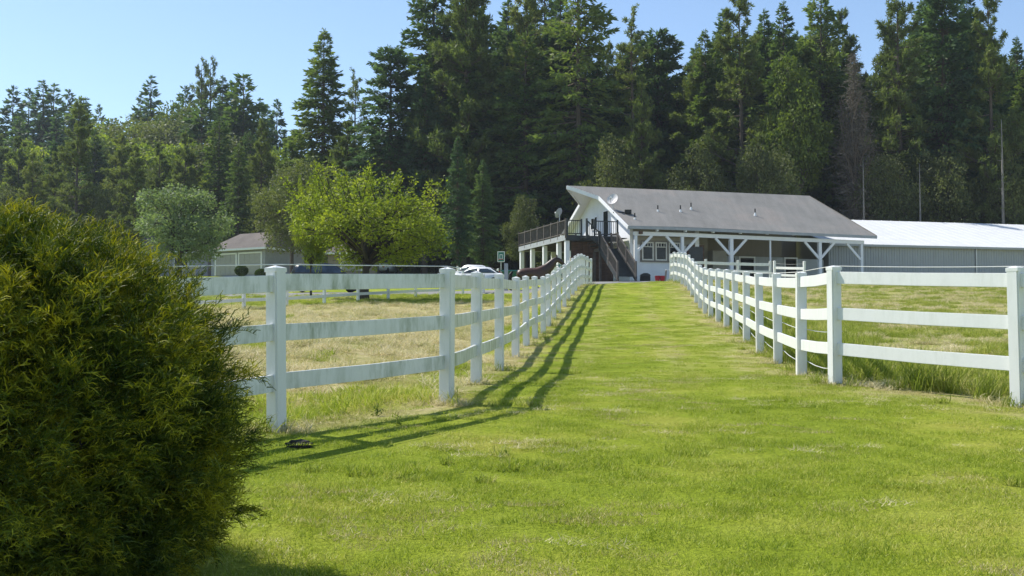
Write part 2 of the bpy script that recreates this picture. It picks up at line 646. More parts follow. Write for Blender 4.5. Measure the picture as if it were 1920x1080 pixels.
def fence_post(parent, x, y, h, rot, lean=(0, 0), mat='vinyl', w=POST_W, zoff=0):
    z = gz(x, y) + zoff
    key = ('post', round(h, 2), w, mat)
    if key not in CACHE:
        o = post_mesh(h, w).build('post', M[mat], None, bevel=.012)
        c = MB()
        a = w / 2 + .002
        c.hexa([(-a, -a, h - .035), (a, -a, h - .035), (a, a, h - .035), (-a, a, h - .035)], [(-a, -a, h), (a, -a, h), (a, a, h), (-a, a, h)])
        c.add([(-a, -a, h), (a, -a, h), (a, a, h), (-a, a, h), (0, 0, h + .022)], [(0, 1, 4), (1, 2, 4), (2, 3, 4), (3, 0, 4)])
        cp = c.build('post_cap', M[mat], None, bevel=0)
        CACHE[key] = (o.data, cp.data)
        bpy.data.objects.remove(o)
        bpy.data.objects.remove(cp)
    me_, mc_ = CACHE[key]
    o = link(bpy.data.objects.new('post', me_))
    o.parent = parent
    o.location = Vector((x, y, z)) - org(parent)
    o.rotation_euler = (lean[0], lean[1], rot)
    c = link(bpy.data.objects.new('post_cap', mc_))
    c.parent = o
    return o


CACHE = {}
RAILZ = (1.245, .828, .412)


def rail(parent, a, b, z, mat, h=.142, t=.04, name='rail'):
    A = Vector((a[0], a[1], gz(a[0], a[1]) + a[2] + z))
    B_ = Vector((b[0], b[1], gz(b[0], b[1]) + b[2] + z))
    d = (B_ - A).normalized()
    sag = random.uniform(0, .012)
    mid = (A + B_) / 2 - Vector((0, 0, sag))
    m = MB()
    sd = Vector((d.y, -d.x, 0)).normalized() * t / 2
    u = Vector((0, 0, h / 2))
    pts = [A - d * .03, mid, B_ + d * .03]
    for i in range(2):
        p, q = pts[i], pts[i + 1]
        m.hexa([p - sd - u, p + sd - u, q + sd - u, q - sd - u], [p - sd + u, p + sd + u, q + sd + u, q - sd + u])
    m2 = MB()
    rings = [[p - sd - u, p + sd - u, p + sd + u, p - sd + u] for p in pts]
    v = [x for r_ in rings for x in r_]
    f = [(3, 2, 1, 0), (8, 9, 10, 11)]
    for i in range(2):
        for k in range(4):
            f.append((i * 4 + k, i * 4 + (k + 1) % 4, i * 4 + 4 + (k + 1) % 4, i * 4 + 4 + k))
    m2.add(v, f)
    return m2.build(name, M[mat], parent, bevel=.004)


def fence_run(name, pts, label, cat='fence', group=None, h=1.37, rails=RAILZ, mats=None, railmats=None, lean=.012, rh=.142, w=POST_W, wires=()):
    root = thing(name, (pts[0][0], pts[0][1], gz(pts[0][0], pts[0][1])), label, cat, group)
    n = len(pts)
    offs = [p[2] if len(p) > 2 else 0 for p in pts]
    for i, p in enumerate(pts):
        q0 = pts[max(0, i - 1)]
        q1 = pts[min(n - 1, i + 1)]
        rot = math.atan2(q1[1] - q0[1], q1[0] - q0[0])
        fence_post(root, p[0], p[1], h, rot + random.uniform(-.03, .03), (random.uniform(-lean, lean), random.uniform(-lean, lean)), (mats or ['vinyl'] * n)[i], w, offs[i])
    for i in range(n - 1):
        for z in rails:
            j = random.uniform(-.008, .008)
            rail(root, (pts[i][0], pts[i][1], offs[i] + j), (pts[i + 1][0], pts[i + 1][1], offs[i + 1] + j), z, (railmats or ['vinyl'] * (n - 1))[i], rh)
    for (z, off, i0, i1, sag) in wires:
        m = MB()
        for i in range(i0, i1):
            a, b = pts[i], pts[i + 1]
            d = Vector((b[0] - a[0], b[1] - a[1], 0)).normalized()
            nrm = Vector((-d.y, d.x, 0)) * off
            A = Vector((a[0], a[1], gz(a[0], a[1]) + z)) + nrm
            B_ = Vector((b[0], b[1], gz(b[0], b[1]) + z)) + nrm
            m.tube([A.lerp(B_, k / 4) - Vector((0, 0, sag * 4 * (k / 4) * (1 - k / 4))) for k in range(5)], .0045, 5)
        m.build('electric_wire', M['wire'], root)
    return root


pl = [(-5.6, 3.5), (-4.45, 5.4), (-3.2, 7.4)] + [(x, y) for y, x in LXT]
fence_run('paddock_fence', pl, 'long weathered three-rail white fence left of the mown lane, behind the shrub',
          railmats=['vinyl_dirty'] * 9 + ['vinyl'] * (len(pl) - 10), mats=['vinyl'] * len(pl), wires=[(1.40, 0, 0, 5, .0)])
pr = [(7.45, 7.1), (6.22, 9.1), (4.995, 11.07)] + [(x, y) for y, x in RXT]
fence_run('paddock_fence', pr, 'long clean white three-rail fence right of the mown lane, turning off at the corner post',
          wires=[(1.385, .02, 0, 3, .01), (1.385, .02, 3, 8, .0), (.2, -.08, 3, 8, .05), (.62, -.09, 3, 9, .02)])
# insulator bundle on the wire by the corner post at the frame's right edge
# far low fence across the left pasture
fp = []
A0, A1 = Vector((PX(457, 43.5), 43.5)), Vector((PX(779, 57.5), 57.5))
for k in range(-6, 9):
    q = A0.lerp(A1, k / 5)
    fp.append((q.x, q.y))
fence_run('pasture_fence', fp, 'distant low white fence crossing the far edge of the left pasture before the driveway', h=1.12, rails=(1.0, .67, .34), rh=.13, w=.12)
# yard paddock beside the barn
yp = [(PX(p, 66), 66) for p in (1272, 1324, 1384, 1445)]
fence_run('yard_fence', yp, 'short white rail fence in front of the barn windows and stalls', h=1.42, rails=(1.22, .78, .34), rh=.17)
yp2 = [(PX(1453, 64.5), 64.5), (PX(1509, 62), 62)]
rt = fence_run('yard_fence', yp2, 'white yard fence section with bowed rails ending at a tall post before the stall door', h=1.42, rails=(1.02, .62, .24), rh=.14, wires=[(1.3, 0, 0, 1, .06)])
# small lit board fence near the parked cars
hp = [(PX(p, 88 - (p - 900) * .1), 88 - (p - 900) * .1) for p in (858, 880, 901, 917, 934)]
fence_run('board_fence', hp, 'small sunlit cream board fence behind the white car, beside the basketball backboard', h=1.15, rails=(1.0, .66, .32), rh=.12, w=.12)

# ------------------------------------------------------------------ barn with living quarters
BO = Vector((7.82, 75.0, 0))
BZ = 5.07
EAVE = 8.68 - BZ
RIDGE = 12.25 - BZ
WH = 7.25


def T(u, v, z):
    p = BO + E1 * u + E2 * v
    return Vector((p.x, p.y, BZ + z))


barn = thing('barn', T(0, 0, 0), 'white barn with grey shingle roof, pointed hay hood, raised deck and open stalls', 'barn')


def bx(name, mat, u0, u1, v0, v1, z0, z1, parent=barn, bevel=0):
    return MB().box(u0, u1, v0, v1, z0, z1, T).build(name, M[mat], parent, bevel)


def bbar(m, a, b, w, h): return m.bar(T(*a), T(*b), w, h)


UE = 19.3
TH = .16


def zr(v): return RIDGE - (RIDGE - EAVE) * abs(v - WH) / WH


# roof: two slopes with the hood's tip and a slightly sagging eave
hood_u, hood_v = -1.75, 1.9


def slope(front):
    s_ = -1 if front else 1
    ev = 0 if front else 2 * WH
    ring = [(hood_u, WH), (0, WH + s_ * hood_v), (0, ev)]
    ring += [(u, ev) for u in (4, 8, 12, 16, UE)] + [(UE - 1.0, WH), (14, WH), (9, WH), (4, WH), (0, WH)]
    top = []
    bot = []
    for i, (u, v) in enumerate(ring):
        sag = -.03 * math.sin(u * 1.3) if v in (0, 2 * WH) and 0 < u < UE else (-.04 * math.sin(u * .7) if v == WH and u > 0 else 0)
        z = zr(v) + sag
        if v == ev and u > 4: z -= .012 * (u - 4)
        top.append(T(u, v, z + TH))
        bot.append(T(u, v, z))
    return top, bot


for front in (True, False):
    top, bot = slope(front)
    n = len(top)
    m = MB()
    lift = Vector((0, 0, .004))
    # shingle skin
    m.add(top + [p - Vector((0, 0, .035)) for p in top], [tuple(range(n)) if front else tuple(reversed(range(n)))] + [(i, i + n, (i + 1) % n + n, (i + 1) % n) for i in range(n)])
    o = m.build('roof', M['shingle'], barn)
    m = MB()
    t2 = [p - Vector((0, 0, .037)) for p in top]
    m.add(t2 + bot, [tuple(range(n)) if front else tuple(reversed(range(n))), tuple(reversed(range(n, 2 * n))) if front else tuple(range(n, 2 * n))] + [(i, i + n, (i + 1) % n + n, (i + 1) % n) for i in range(n)])
    m.build('soffit', M['white_trim'], barn)
# fascia boards proud of the rake and eave
m = MB()
def fas(a, b): m.bar(T(*a), T(*b), .05, .26)
fas((hood_u - .03, WH - .02, RIDGE + .04), (-.05, WH - hood_v, zr(WH - hood_v) + .02))
fas((-.04, WH - hood_v, zr(WH - hood_v) + .02), (-.04, -.02, EAVE + .02))
fas((hood_u - .03, WH + .02, RIDGE + .04), (-.05, WH + hood_v, zr(WH + hood_v) + .02))
fas((-.04, WH + hood_v, zr(WH + hood_v) + .02), (-.04, 2 * WH, EAVE + .02))
m.build('rake_board', M['white_trim'], barn)
m = MB()
for a, b in zip((0, 4, 8, 12, 16), (4, 8, 12, 16, UE + .05)):
    za = EAVE - (.012 * max(0, a - 4)); zb = EAVE - (.012 * max(0, b - 4))
    m.bar(T(a, -.05, za + .05), T(b, -.05, zb + .05), .06, .2)
m.build('gutter', M['deck_grey'], barn)
m = MB()
m.bar(T(UE + .03, 0, EAVE - .1), T(UE - .97, WH, RIDGE + .05), .05, .24)
m.build('rake_board', M['frame_taupe'], barn)
# porch beam, posts and knee braces
bz = EAVE - .32
m = MB()
for a, b in ((.5, 4.12), (4.12, 7.84), (7.84, 10.9), (10.9, 14.86), (14.86, 18.5)):
    m.bar(T(a, .35, bz - .012 * max(0, a - 4)), T(b, .35, bz - .012 * max(0, b - 4)), .16, .26)
m.build('porch_beam', M['white_trim'], barn)
for u, w, br in ((.66, .2, (1,)), (4.12, .2, (-1, 1)), (7.84, .26, (-1, 1)), (10.9, .11, ()), (14.86, .24, (-1, 1)), (18.3, .2, (-1,))):
    top_ = bz - .14 - .012 * max(0, u - 4)
    o = bx('porch_post', 'white_trim', u - w / 2, u + w / 2, .35 - w / 2, .35 + w / 2, -.6, top_, bevel=.01)
    for s_ in br:
        m = MB()
        bbar(m, (u + s_ * .08, .35, top_ - 1.12), (u + s_ * 1.2, .35, top_ + .02), .12, .17)
        m.build('knee_brace', M['white_trim'], barn)
# concrete porch slab
bx('porch_slab', 'concrete', -.2, 18.9, -.2, 13, -.8, .02)
# gable wall (pentagon), thick, with openings closed by separate frames
GU = .6


def gable_wall():
    m = MB()
    v0, v1 = 1.2, 13.3
    prof = [(v0, 0), (v1, 0), (v1, zr(v1) - .01), (WH, RIDGE - .01), (v0, zr(v0) - .01)]
    a = [T(GU, v, z) for v, z in prof]
    b = [T(GU + .2, v, z) for v, z in prof]
    n = 5
    m.add(a + b, [tuple(reversed(range(n))), tuple(range(n, 2 * n))] + [(i, (i + 1) % n, (i + 1) % n + n, i + n) for i in range(n)])
    m.build('wall', M['white_wall'], barn)


gable_wall()
bx('wall', 'white_wall', GU + .2, 5.7, 1.2, 1.4, 0, EAVE + .4)
bx('wall', 'beige', .85, 5.44, 1.13, 1.197, 2.62, EAVE + .1)  # beige strip over the white wall: porch shadow painted as colour
bx('corner_board', 'white_trim', GU - .03, GU + .16, 1.1, 1.196, 0, EAVE + .3)
bx('corner_board', 'white_trim', 5.45, 5.75, 1.05, 1.129, 0, EAVE + .3)
bx('wall', 'white_wall', 5.5, 5.7, 1.4, 10, 0, EAVE + .5)


def uv_px(px, v):
    """u on the line v seen at photograph column px"""
    k = (px - 960) / F
    bx_, by_ = BO.x + E2.x * v, BO.y + E2.y * v
    return (by_ * k - bx_) / (E1.x - E1.y * k)


def z_py(py, u, v):
    p = T(u, v, 0)
    return P(960, py, p.y).z - BZ


# triple window
wl, wr = uv_px(1202, 1.1), uv_px(1277, 1.1)
zb_, zt_ = z_py(491, 2, 1.1), z_py(451, 2, 1.1)
wdw = bx('window', 'frame_taupe', wl, wr, 1.06, 1.198, zb_, zt_)
sw = (wr - wl) / 3
for k in range(3):
    a, b = wl + sw * k + .07, wl + sw * (k + 1) - .07
    m = MB()
    t_ = .085
    z0, z1 = zb_ + .1, zt_ - .1
    for q in ((a, a + t_, z0, z1), (b - t_, b, z0, z1), (a + t_, b - t_, z0, z0 + t_), (a + t_, b - t_, z1 - t_, z1)):
        m.box(q[0], q[1], 1.02, 1.058, q[2], q[3], T)
    zm = z1 - .36
    m.box(a + t_, b - t_, 1.025, 1.057, zm, zm + .05, T)
    for j in (1, 2, 3):
        uu = a + (b - a) * j / 4
        m.box(uu - .02, uu + .02, 1.027, 1.057, zm + .05, z1 - t_, T)
    m.build('sash', M['frame_cream'], wdw)
    MB().box(a + t_ - .01, b - t_ + .01, 1.045, 1.0595, z0 + t_ - .01, z1 - t_ + .01, T).build('pane', M['glass'], wdw)
# brown side window/door at the right of the white wall
a, b = uv_px(1289, 1.1), uv_px(1321, 1.1)
dw = bx('door', 'brown_wood', a, b, 1.07, 1.198, .02, z_py(459, 5, 1.1))
MB().box(a + .12, b - .12, 1.045, 1.069, .9, z_py(459, 5, 1.1) - .12, T).build('pane', M['glass'], dw)
# porch light
bx('porch_lamp', 'brown_wood', uv_px(1199, .2), uv_px(1205, .2), .1, .26, EAVE - .36, EAVE - .14)
# gable openings (upper floor)
def gwin(px0, px1, py0, py1, name='window'):
    def vv(px):
        k = (px - 960) / F
        x0, y0 = BO.x + E1.x * GU, BO.y + E1.y * GU
        return (y0 * k - x0) / (E2.x - E2.y * k)
    va, vb = sorted((vv(px0), vv(px1)))
    c = T(GU, (va + vb) / 2, 0)
    z1, z0 = P(960, py0, c.y).z - BZ, P(960, py1, c.y).z - BZ
    f = bx(name, 'white_trim', GU - .07, GU - .002, va, vb, z0, z1)
    MB().box(GU - .085, GU - .071, va + .1, vb - .1, z0 + .1, z1 - .1, T).build('pane', M['glass'], f)
    return f


gwin(1133, 1143, 394, 446, 'door')
gwin(1110, 1116, 408, 432)
gwin(1117, 1122, 405, 432)
# lower gable door and siding under the deck
bx('wall', 'tan_siding', GU - .06, GU - .003, 5, 13, 0, 2.55)
# stable interior: rear wall, partitions, stall fronts
bx('wall', 'tan_siding', 5.7, 18.6, 9.6, 9.8, 0, EAVE + 2.0)
bx('wall', 'beige', 5.72, 7.9, 4.0, 4.15, 0, EAVE + .9)
bx('wall', 'tan_siding', 8.2, 15.6, 6.8, 6.95, 2.25, EAVE + 2.8)
sf = bx('stall_front', 'grey_siding', 9.0, 11.2, 5.4, 5.55, 0, 2.3)
bx('stall_front', 'grey_siding', 12.5, 15.0, 5.4, 5.55, 0, 2.3)
bx('stall_front', 'grey_siding', 16.1, 18.4, 5.4, 5.55, 0, 2.2)
bx('stall_front', 'beige', 7.9, 9.0, 3.2, 5.4, 0, 2.5)
for a, b in ((11.2, 12.5), (15.0, 16.1)):
    o = bx('doorway_shade', 'dark_void', a + .06, b - .06, 5.5, 5.56, 0, 2.1)  # dark panel across the open doorway; the stall's inner shade is its colour
    m = MB()
    m.box(a - .02, a + .08, 5.33, 5.398, 0, 2.3, T)
    m.box(b - .08, b + .02, 5.33, 5.398, 0, 2.3, T)
    m.box(a + .08, b - .08, 5.33, 5.398, 2.2, 2.3, T)
    m.build('door_frame', M['white_trim'], barn)
m = MB()
for k in range(5): m.box(9.1 + .42 * k, 9.14 + .42 * k, 5.35, 5.39, 1.25, 2.2, T)
m.build('stall_bars', M['black_metal'], barn)
# ceiling of the porch keeps daylight out of the stalls
# rafters tails visible below eave
for k in range(1, 9):
    MB().box(k * 2.1, k * 2.1 + .1, -.02, .28, EAVE - .16, EAVE - .01, T).build('rafter_tail', M['white_trim'], barn)

# deck along the gable end
DKZ = 8.14 - BZ
dk_u0, dk_u1, dk_v0, dk_v1 = -4.25, -.3, .6, 11.0
for k in range(26):
    va = dk_v0 + (dk_v1 - dk_v0) * k / 26
    MB().box(dk_u0, (dk_u1 - .2) if va < 1.15 else GU - .09, va, va + (dk_v1 - dk_v0) / 26 - .01, DKZ - .04, DKZ, T).build('deck_board', M['deck_wood'], barn)
bx('rim_board', 'deck_grey', dk_u0 - .05, dk_u0 - .004, dk_v0 - .04, dk_v1, DKZ - .34, DKZ - .003)
bx('rim_board', 'deck_dark', dk_u0, dk_u1 - .2, dk_v0 - .05, dk_v0 - .004, DKZ - .36, DKZ - .003)
bx('rim_board', 'deck_grey', dk_u0, dk_u1 - .2, dk_v1 + .004, dk_v1 + .05, DKZ - .34, DKZ - .003)
m = MB()
for k in range(10): m.box(dk_u0 + .02, dk_u1 - .22, dk_v0 + .6 + k * 1.05, dk_v0 + .65 + k * 1.05, DKZ - .3, DKZ - .045, T)
m.build('joists', M['deck_wood'], barn)
for (u, v) in ((-4.1, .8), (-4.1, 2.4), (-4.1, 5.4), (-4.1, 8.2), (-4.1, 10.8), (-1.6, 10.8)):
    bx('deck_post', 'white_trim', u - .14, u + .14, v - .14, v + .14, -.8, DKZ - .345)


def railing(a, b, posts, mat, pm=None, first=True, h=1.0, ends=(True, True), cap=.09):
    """a,b: (u,v,z) floor points"""
    a = Vector(a); b = Vector(b)
    L = (b - a).length
    m = MB()
    bbar(m, a + Vector((0, 0, h)), b + Vector((0, 0, h)), cap, .06)
    m.build('handrail', M[mat], barn)
    m = MB()
    bbar(m, a + Vector((0, 0, .12)), b + Vector((0, 0, .12)), .05, .07)
    nb = int(L / .13)
    for k in range(1, nb):
        q = a.lerp(b, k / nb)
        m.bar(T(q.x, q.y, q.z + .12), T(q.x, q.y, q.z + h - .02), .035, .035)
    o = m.build('baluster_panel', M[mat], barn)
    for k in range(posts + 1):
        if (k == 0 and not ends[0]) or (k == posts and not ends[1]): continue
        q = a.lerp(b, k / posts)
        MB().box(q.x - .055, q.x + .055, q.y - .055, q.y + .055, q.z - .2, q.z + h + .12, T).build('railing_post', M[pm or mat], barn)


railing((dk_u0, dk_v0, DKZ), (dk_u0, dk_v1, DKZ), 7, 'deck_wood')
railing((dk_u0 + .1, dk_v0, DKZ), (-3.15, dk_v0, DKZ), 1, 'deck_dark')
railing((-2.2, dk_v0, DKZ), (dk_u1 - .25, dk_v0, DKZ), 1, 'deck_dark')
railing((dk_u0, dk_v1, DKZ), (.3, dk_v1, DKZ), 3, 'deck_wood')
# upper flight along the deck edge, landing, lower flight towards the lane
LZ = DKZ - .9
nst = 4
SU0, SU1 = -2.3, -1.05
for k in range(nst):
    u = -3.25 + k * (.95 / nst)
    z = DKZ - (k + 1) * (.9 / (nst + 1))
    bx('tread', 'deck_dark', u, u + .26, -.62, .53, z - .04, z)
bx('landing', 'deck_wood', SU0, SU1, -.65, .53, LZ - .2, LZ)
railing((-3.25, -.68, DKZ - .1), (SU0 - .05, -.68, LZ), 1, 'deck_dark')
railing((SU1, -.6, LZ), (SU1, .45, LZ), 1, 'deck_wood', ends=(False, True))
nst = 11
RUN = .27
for k in range(nst):
    v = -.65 - k * RUN
    z = LZ - (k + 1) * LZ / (nst + 1)
    bx('tread', 'deck_dark', SU0 + .08, SU1 - .08, v - .29, v, z - .045, z)
    bx('riser', 'deck_dark', SU0 + .08, SU1 - .08, v - .02, v - .002, z, z + LZ / (nst + 1) - .046)
VB = -.65 - nst * RUN
for u in (SU0, SU1):
    m = MB()
    bbar(m, (u, -.6, LZ - .12), (u, VB - .1, -.02), .07, .3)
    m.build('stringer', M['deck_dark'], barn)
    railing((u, -.68, LZ), (u, VB - .05, .05), 2, 'deck_wood', h=.95)
for u, v in ((SU0 + .03, -.6), (SU1 - .03, -.6), (SU0 + .03, .45)):
    bx('landing_post', 'deck_wood', u - .07, u + .07, v - .07, v + .07, -.6, LZ - .2)
# brown board enclosure below the deck
uu = -3.7
k = 0
while uu < -.7:
    wd = .2
    bx('board', 'brown_wood', uu, uu + wd - .012, .98 + (k % 2) * .02, 1.02 + (k % 2) * .02, -.6, DKZ - .4)
    uu += wd
    k += 1
bx('wall', 'dark_void', -3.7, -.7, 1.05, 1.15, -.6, DKZ - .4)

# roof fittings
def on_roof(px, py):
    # intersect the sight line with the front slope
    best = None
    for i in range(400):
        v = i * WH / 400
        u = uv_px(px, v)
        p = T(u, v, zr(v) + TH)
        y = 540 - (((p.z - CAMZ) * math.cos(PITCH) - p.y * math.sin(PITCH)) / (p.y * math.cos(PITCH) + (p.z - CAMZ) * math.sin(PITCH))) * F
        if best is None or abs(y - py) < best[0]: best = (abs(y - py), p)
    return best[1]


for px, py in ((1191, 411), (1234.5, 396), (1277, 396), (1297, 391), (1417.5, 402)):
    p = on_roof(px, py)
    o = MB().tube([p - Vector((0, 0, .1)), p + Vector((0, 0, .42))], .045, 8).build('vent_pipe', M['black_metal'], barn)
    MB().tube([p - Vector((0, 0, .12)), p + Vector((0, 0, .12))], [.11, .05], 8).build('flashing', M['white_trim'], o)
p = on_roof(1175, 401)
m = MB()
m.bar(p + Vector((-.9, .1, .12)), p + Vector((.3, 0, .08)), .08, .06)
m.box(p.x - .1, p.x + .35, p.y - .15, p.y + .15, p.z, p.z + .28)
tag(m.build('mast_bracket', M['black_metal'], None), 'black bracket and cable clutter on the shingle roof below the pale satellite dish', 'bracket')


def dish(p, face, rad, label, mat, polelen):
    r = thing('satellite_dish', p, label, 'satellite dish')
    top = Vector(p) + Vector((0, 0, polelen))
    MB().tube([Vector(p) - Vector((0, 0, .15)), top], .035, 8).build('mast', M['grey_metal'], r)
    f = Vector(face).normalized()
    q = f.to_track_quat('Z', 'Y').to_matrix()
    m = MB()
    nr, na = 5, 20
    for side in (0, 1):
        v = []
        for i in range(nr + 1):
            rr = rad * i / nr
            for k in range(na):
                a_ = k * 2 * math.pi / na
                v.append(top + q @ Vector((rr * math.cos(a_), rr * math.sin(a_) * 1.08, .28 * rr * rr / rad - side * .02)))
        fc = []
        for i in range(nr):
            for k in range(na):
                k2 = (k + 1) % na
                qd = (i * na + k, i * na + k2, (i + 1) * na + k2, (i + 1) * na + k)
                fc.append(qd if side == 0 else tuple(reversed(qd)))
        m.add(v, fc)
    m.build('reflector', M[mat], r, smooth=True)
    fp_ = top + f * rad * 1.25 + Vector((0, 0, -.1))
    MB().tube([top + q @ Vector((0, -rad, .2)), fp_], .02, 6).build('feed_arm', M['grey_metal'], r)
    MB().tube([fp_ - f * .02, fp_ - f * .16], [.05, .08], 8).build('feed_horn', M['white_trim'], r)
    return r


p = on_roof(1150, 391)
dish(p, (-.40, -.78, .48), .40, 'pale satellite dish on a mast near the left edge of the barn roof', 'dish', .62)
dish(T(dk_u0 + .05, 2.0, DKZ + .9), (-.7, .55, .45), .34, 'dark satellite dish standing on the raised deck railing beside the gable', 'deck_grey', .7)

# ------------------------------------------------------------------ long metal building on the right
tinO = Vector((PX(1555, 85.4), 85.4, 0))
td = Vector((13.7, 3.5, 0)).normalized()
tn = Vector((-td.y, td.x, 0))
tz0 = 5.3
tin = thing('metal_arena', (tinO.x, tinO.y, tz0), 'long low grey metal arena building with gleaming white roof right of the barn', 'metal building')


def TT(u, v, z):
    p = tinO + td * u + tn * v
    return Vector((p.x, p.y, z))


te, tr_ = 8.5, 11.5
NP = 40
PWD = .92
for k in range(NP):
    a, b = k * PWD, (k + 1) * PWD - .006
    m = MB()
    # wall sheet with ribs
    prof = []
    for j in range(4):
        c = a + (b - a) * (j / 4)
        w4 = (b - a) / 4
        prof += [(c, 0), (c + w4 * .62, 0), (c + w4 * .72, -.03), (c + w4 * .9, -.03)]
    prof.append((b, 0))
    v = [TT(u, vv, tz0 - 1) for u, vv in prof] + [TT(u, vv, te) for u, vv in prof]
    n = len(prof)
    m.add(v, [(i, i + 1, n + i + 1, n + i) for i in range(n - 1)])
    m.build('wall_panel', M['tin_grey'], tin)
for k in range(NP):
    a, b = k * PWD - .1, (k + 1) * PWD - .108
    m = MB()
    th = .03
    m.hexa([TT(a, -.35, te - .05), TT(b, -.35, te - .05), TT(b, 10, tr_), TT(a, 10, tr_)], [TT(a, -.35, te - .05 + th), TT(b, -.35, te - .05 + th), TT(b, 10, tr_ + th), TT(a, 10, tr_ + th)])
    m.hexa([TT(a, -.35, te - .02), TT(a + .05, -.35, te - .02), TT(a + .05, 10, tr_ + .03), TT(a, 10, tr_ + .03)], [TT(a, -.35, te - .002), TT(a + .05, -.35, te - .002), TT(a + .05, 10, tr_ + .048), TT(a, 10, tr_ + .048)])
    m.build('roof_panel', M['tin_white'], tin)
m = MB()
m.hexa([TT(-.1, 10, tr_), TT(NP * PWD, 10, tr_), TT(NP * PWD, 20.3, te), TT(-.1, 20.3, te)], [TT(-.1, 10, tr_ + .03), TT(NP * PWD, 10, tr_ + .03), TT(NP * PWD, 20.3, te + .03), TT(-.1, 20.3, te + .03)])
m.build('rear_roof', M['tin_white'], tin)
m = MB()
m.add([TT(0, 0, tz0 - 1), TT(0, 20, tz0 - 1), TT(0, 20, te), TT(0, 10, tr_), TT(0, 0, te)], [(0, 1, 2, 3, 4)])
m.add([TT(NP * PWD, 0, tz0 - 1), TT(NP * PWD, 20, tz0 - 1), TT(NP * PWD, 20, te), TT(NP * PWD, 10, tr_), TT(NP * PWD, 0, te)], [(0, 1, 2, 3, 4)])
m.add([TT(0, 20, tz0 - 1), TT(NP * PWD, 20, tz0 - 1), TT(NP * PWD, 20, te), TT(0, 20, te)], [(0, 1, 2, 3)])
m.build('end_wall', M['tin_grey'], tin)
k_ = (1831 - 960) / F
ud = (tinO.y * k_ - tinO.x) / (td.x - td.y * k_)
MB().box(ud - .05, ud + .05, -.11, -.035, tz0 - .6, te - .06, TT).build('downspout', M['grey_metal'], tin)
MB().box(-.1, NP * PWD, -.36, -.352, te - .2, te - .055, TT).build('eave_trim', M['tin_grey'], tin)

# ------------------------------------------------------------------ small things by the barn
def place(px, Y): return PX(px, Y)


x, y = place(1210, 73.4), 73.4
z = T(0, 0, 0).z
gp = gz(x, y)
r = thing('storage_chest', (x, y, gp), 'dark rounded chest standing against the white wall under the triple window', 'chest')
m = MB()
m.box(x - .32, x + .32, y - .25, y + .25, gp + .02, gp + .36)
m.build('chest_body', M['black_metal'], r, bevel=.03)
m = MB()
pr_ = [(-.34, .362), (-.27, .48), (-.12, .55), (.12, .55), (.27, .48), (.34, .362)]
v = [(x + a, y - .27, gp + b) for a, b in pr_] + [(x + a, y + .27, gp + b) for a, b in pr_]
m.add(v, [tuple(range(6)), tuple(reversed(range(6, 12)))] + [(i, i + 6, (i + 1) % 6 + 6, (i + 1) % 6) for i in range(6)])
m.build('lid', M['deck_dark'], r)
for px, lab in ((1233, 'red plastic bin below the window, nearer the dark chest'), (1242, 'red plastic bin below the window, nearer the white fence')):
    x, y = place(px, 73.6), 73.6
    gp = gz(x, y)
    r = thing('plastic_bin', (x, y, gp), lab, 'bin', 'red bins against the barn wall')
    m = MB()
    m.hexa([(x - .12, y - .15, gp), (x + .12, y - .15, gp), (x + .12, y + .15, gp), (x - .12, y + .15, gp)], [(x - .15, y - .19, gp + .36), (x + .15, y - .19, gp + .36), (x + .15, y + .19, gp + .36), (x - .15, y + .19, gp + .36)])
    m.build('tub', M['red_plastic'], r, bevel=.015)
    MB().box(x - .16, x + .16, y - .2, y + .2, gp + .363, gp + .40).build('rim', M['red_plastic'], r, bevel=.01)
x, y = place(1254, 72.5), 72.5
gp = gz(x, y)
r = thing('wooden_stool', (x, y, gp), 'wooden stool with pale top at the end of the lane fence below the barn window', 'stool')
MB().box(x - .2, x + .2, y - .16, y + .16, gp + .78, gp + .83).build('seat', M['white_trim'], r, bevel=.01)
for sx in (-1, 1):
    for sy in (-1, 1):
        MB().bar((x + sx * .24, y + sy * .18, gp - .03), (x + sx * .15, y + sy * .1, gp + .78), .05, .05).build('leg', M['deck_wood'], r)

# basketball backboard on its pole
x, y = place(939.5, 92), 92
gp = gz(x, y)
zt = P(0, 472, 92).z
r = thing('basketball_hoop', (x, y, gp), 'basketball backboard on a pole beyond the driveway, left of the horse', 'basketball hoop')
MB().tube([(x, y + .3, gp - .2), (x, y + .3, zt - .6)], .06, 8).build('pole', M['grey_metal'], r)
m = MB()
m.box(x - .28, x + .28, y, y + .04, zt - .82, zt)
m.build('backboard', M['teal_paint'], r)
m = MB()
for q in ((-.3, -.24, -.85, .03), (.24, .3, -.85, .03), (-.239, .239, -.85, -.79), (-.239, .239, -.03, .03)):
    m.box(x + q[0], x + q[1], y - .012, y - .002, zt + q[2], zt + q[3])
for q in ((-.12, -.08, -.62, -.22), (.08, .12, -.62, -.22), (-.079, .079, -.27, -.22), (-.079, .079, -.62, -.57)):
    m.box(x + q[0], x + q[1], y - .012, y - .002, zt + q[2], zt + q[3])
m.build('painted_border', M['white_trim'], r)
pts = [(x + .22 * math.cos(a), y - .26 + .22 * math.sin(a), zt - .64) for a in np.linspace(0, 2 * math.pi, 15)]
MB().tube(pts, .012, 5, False).build('rim', M['red_plastic'], r)
# stout grey post beside it
x, y = place(949, 70), 70
gp = gz(x, y)
tag(MB().box(x - .12, x + .12, y - .12, y + .12, gp - .3, P(0, 494, 70).z).build('gate_post', M['deck_grey'], None, bevel=.01), 'stout grey square gate post left of the horse', 'post')
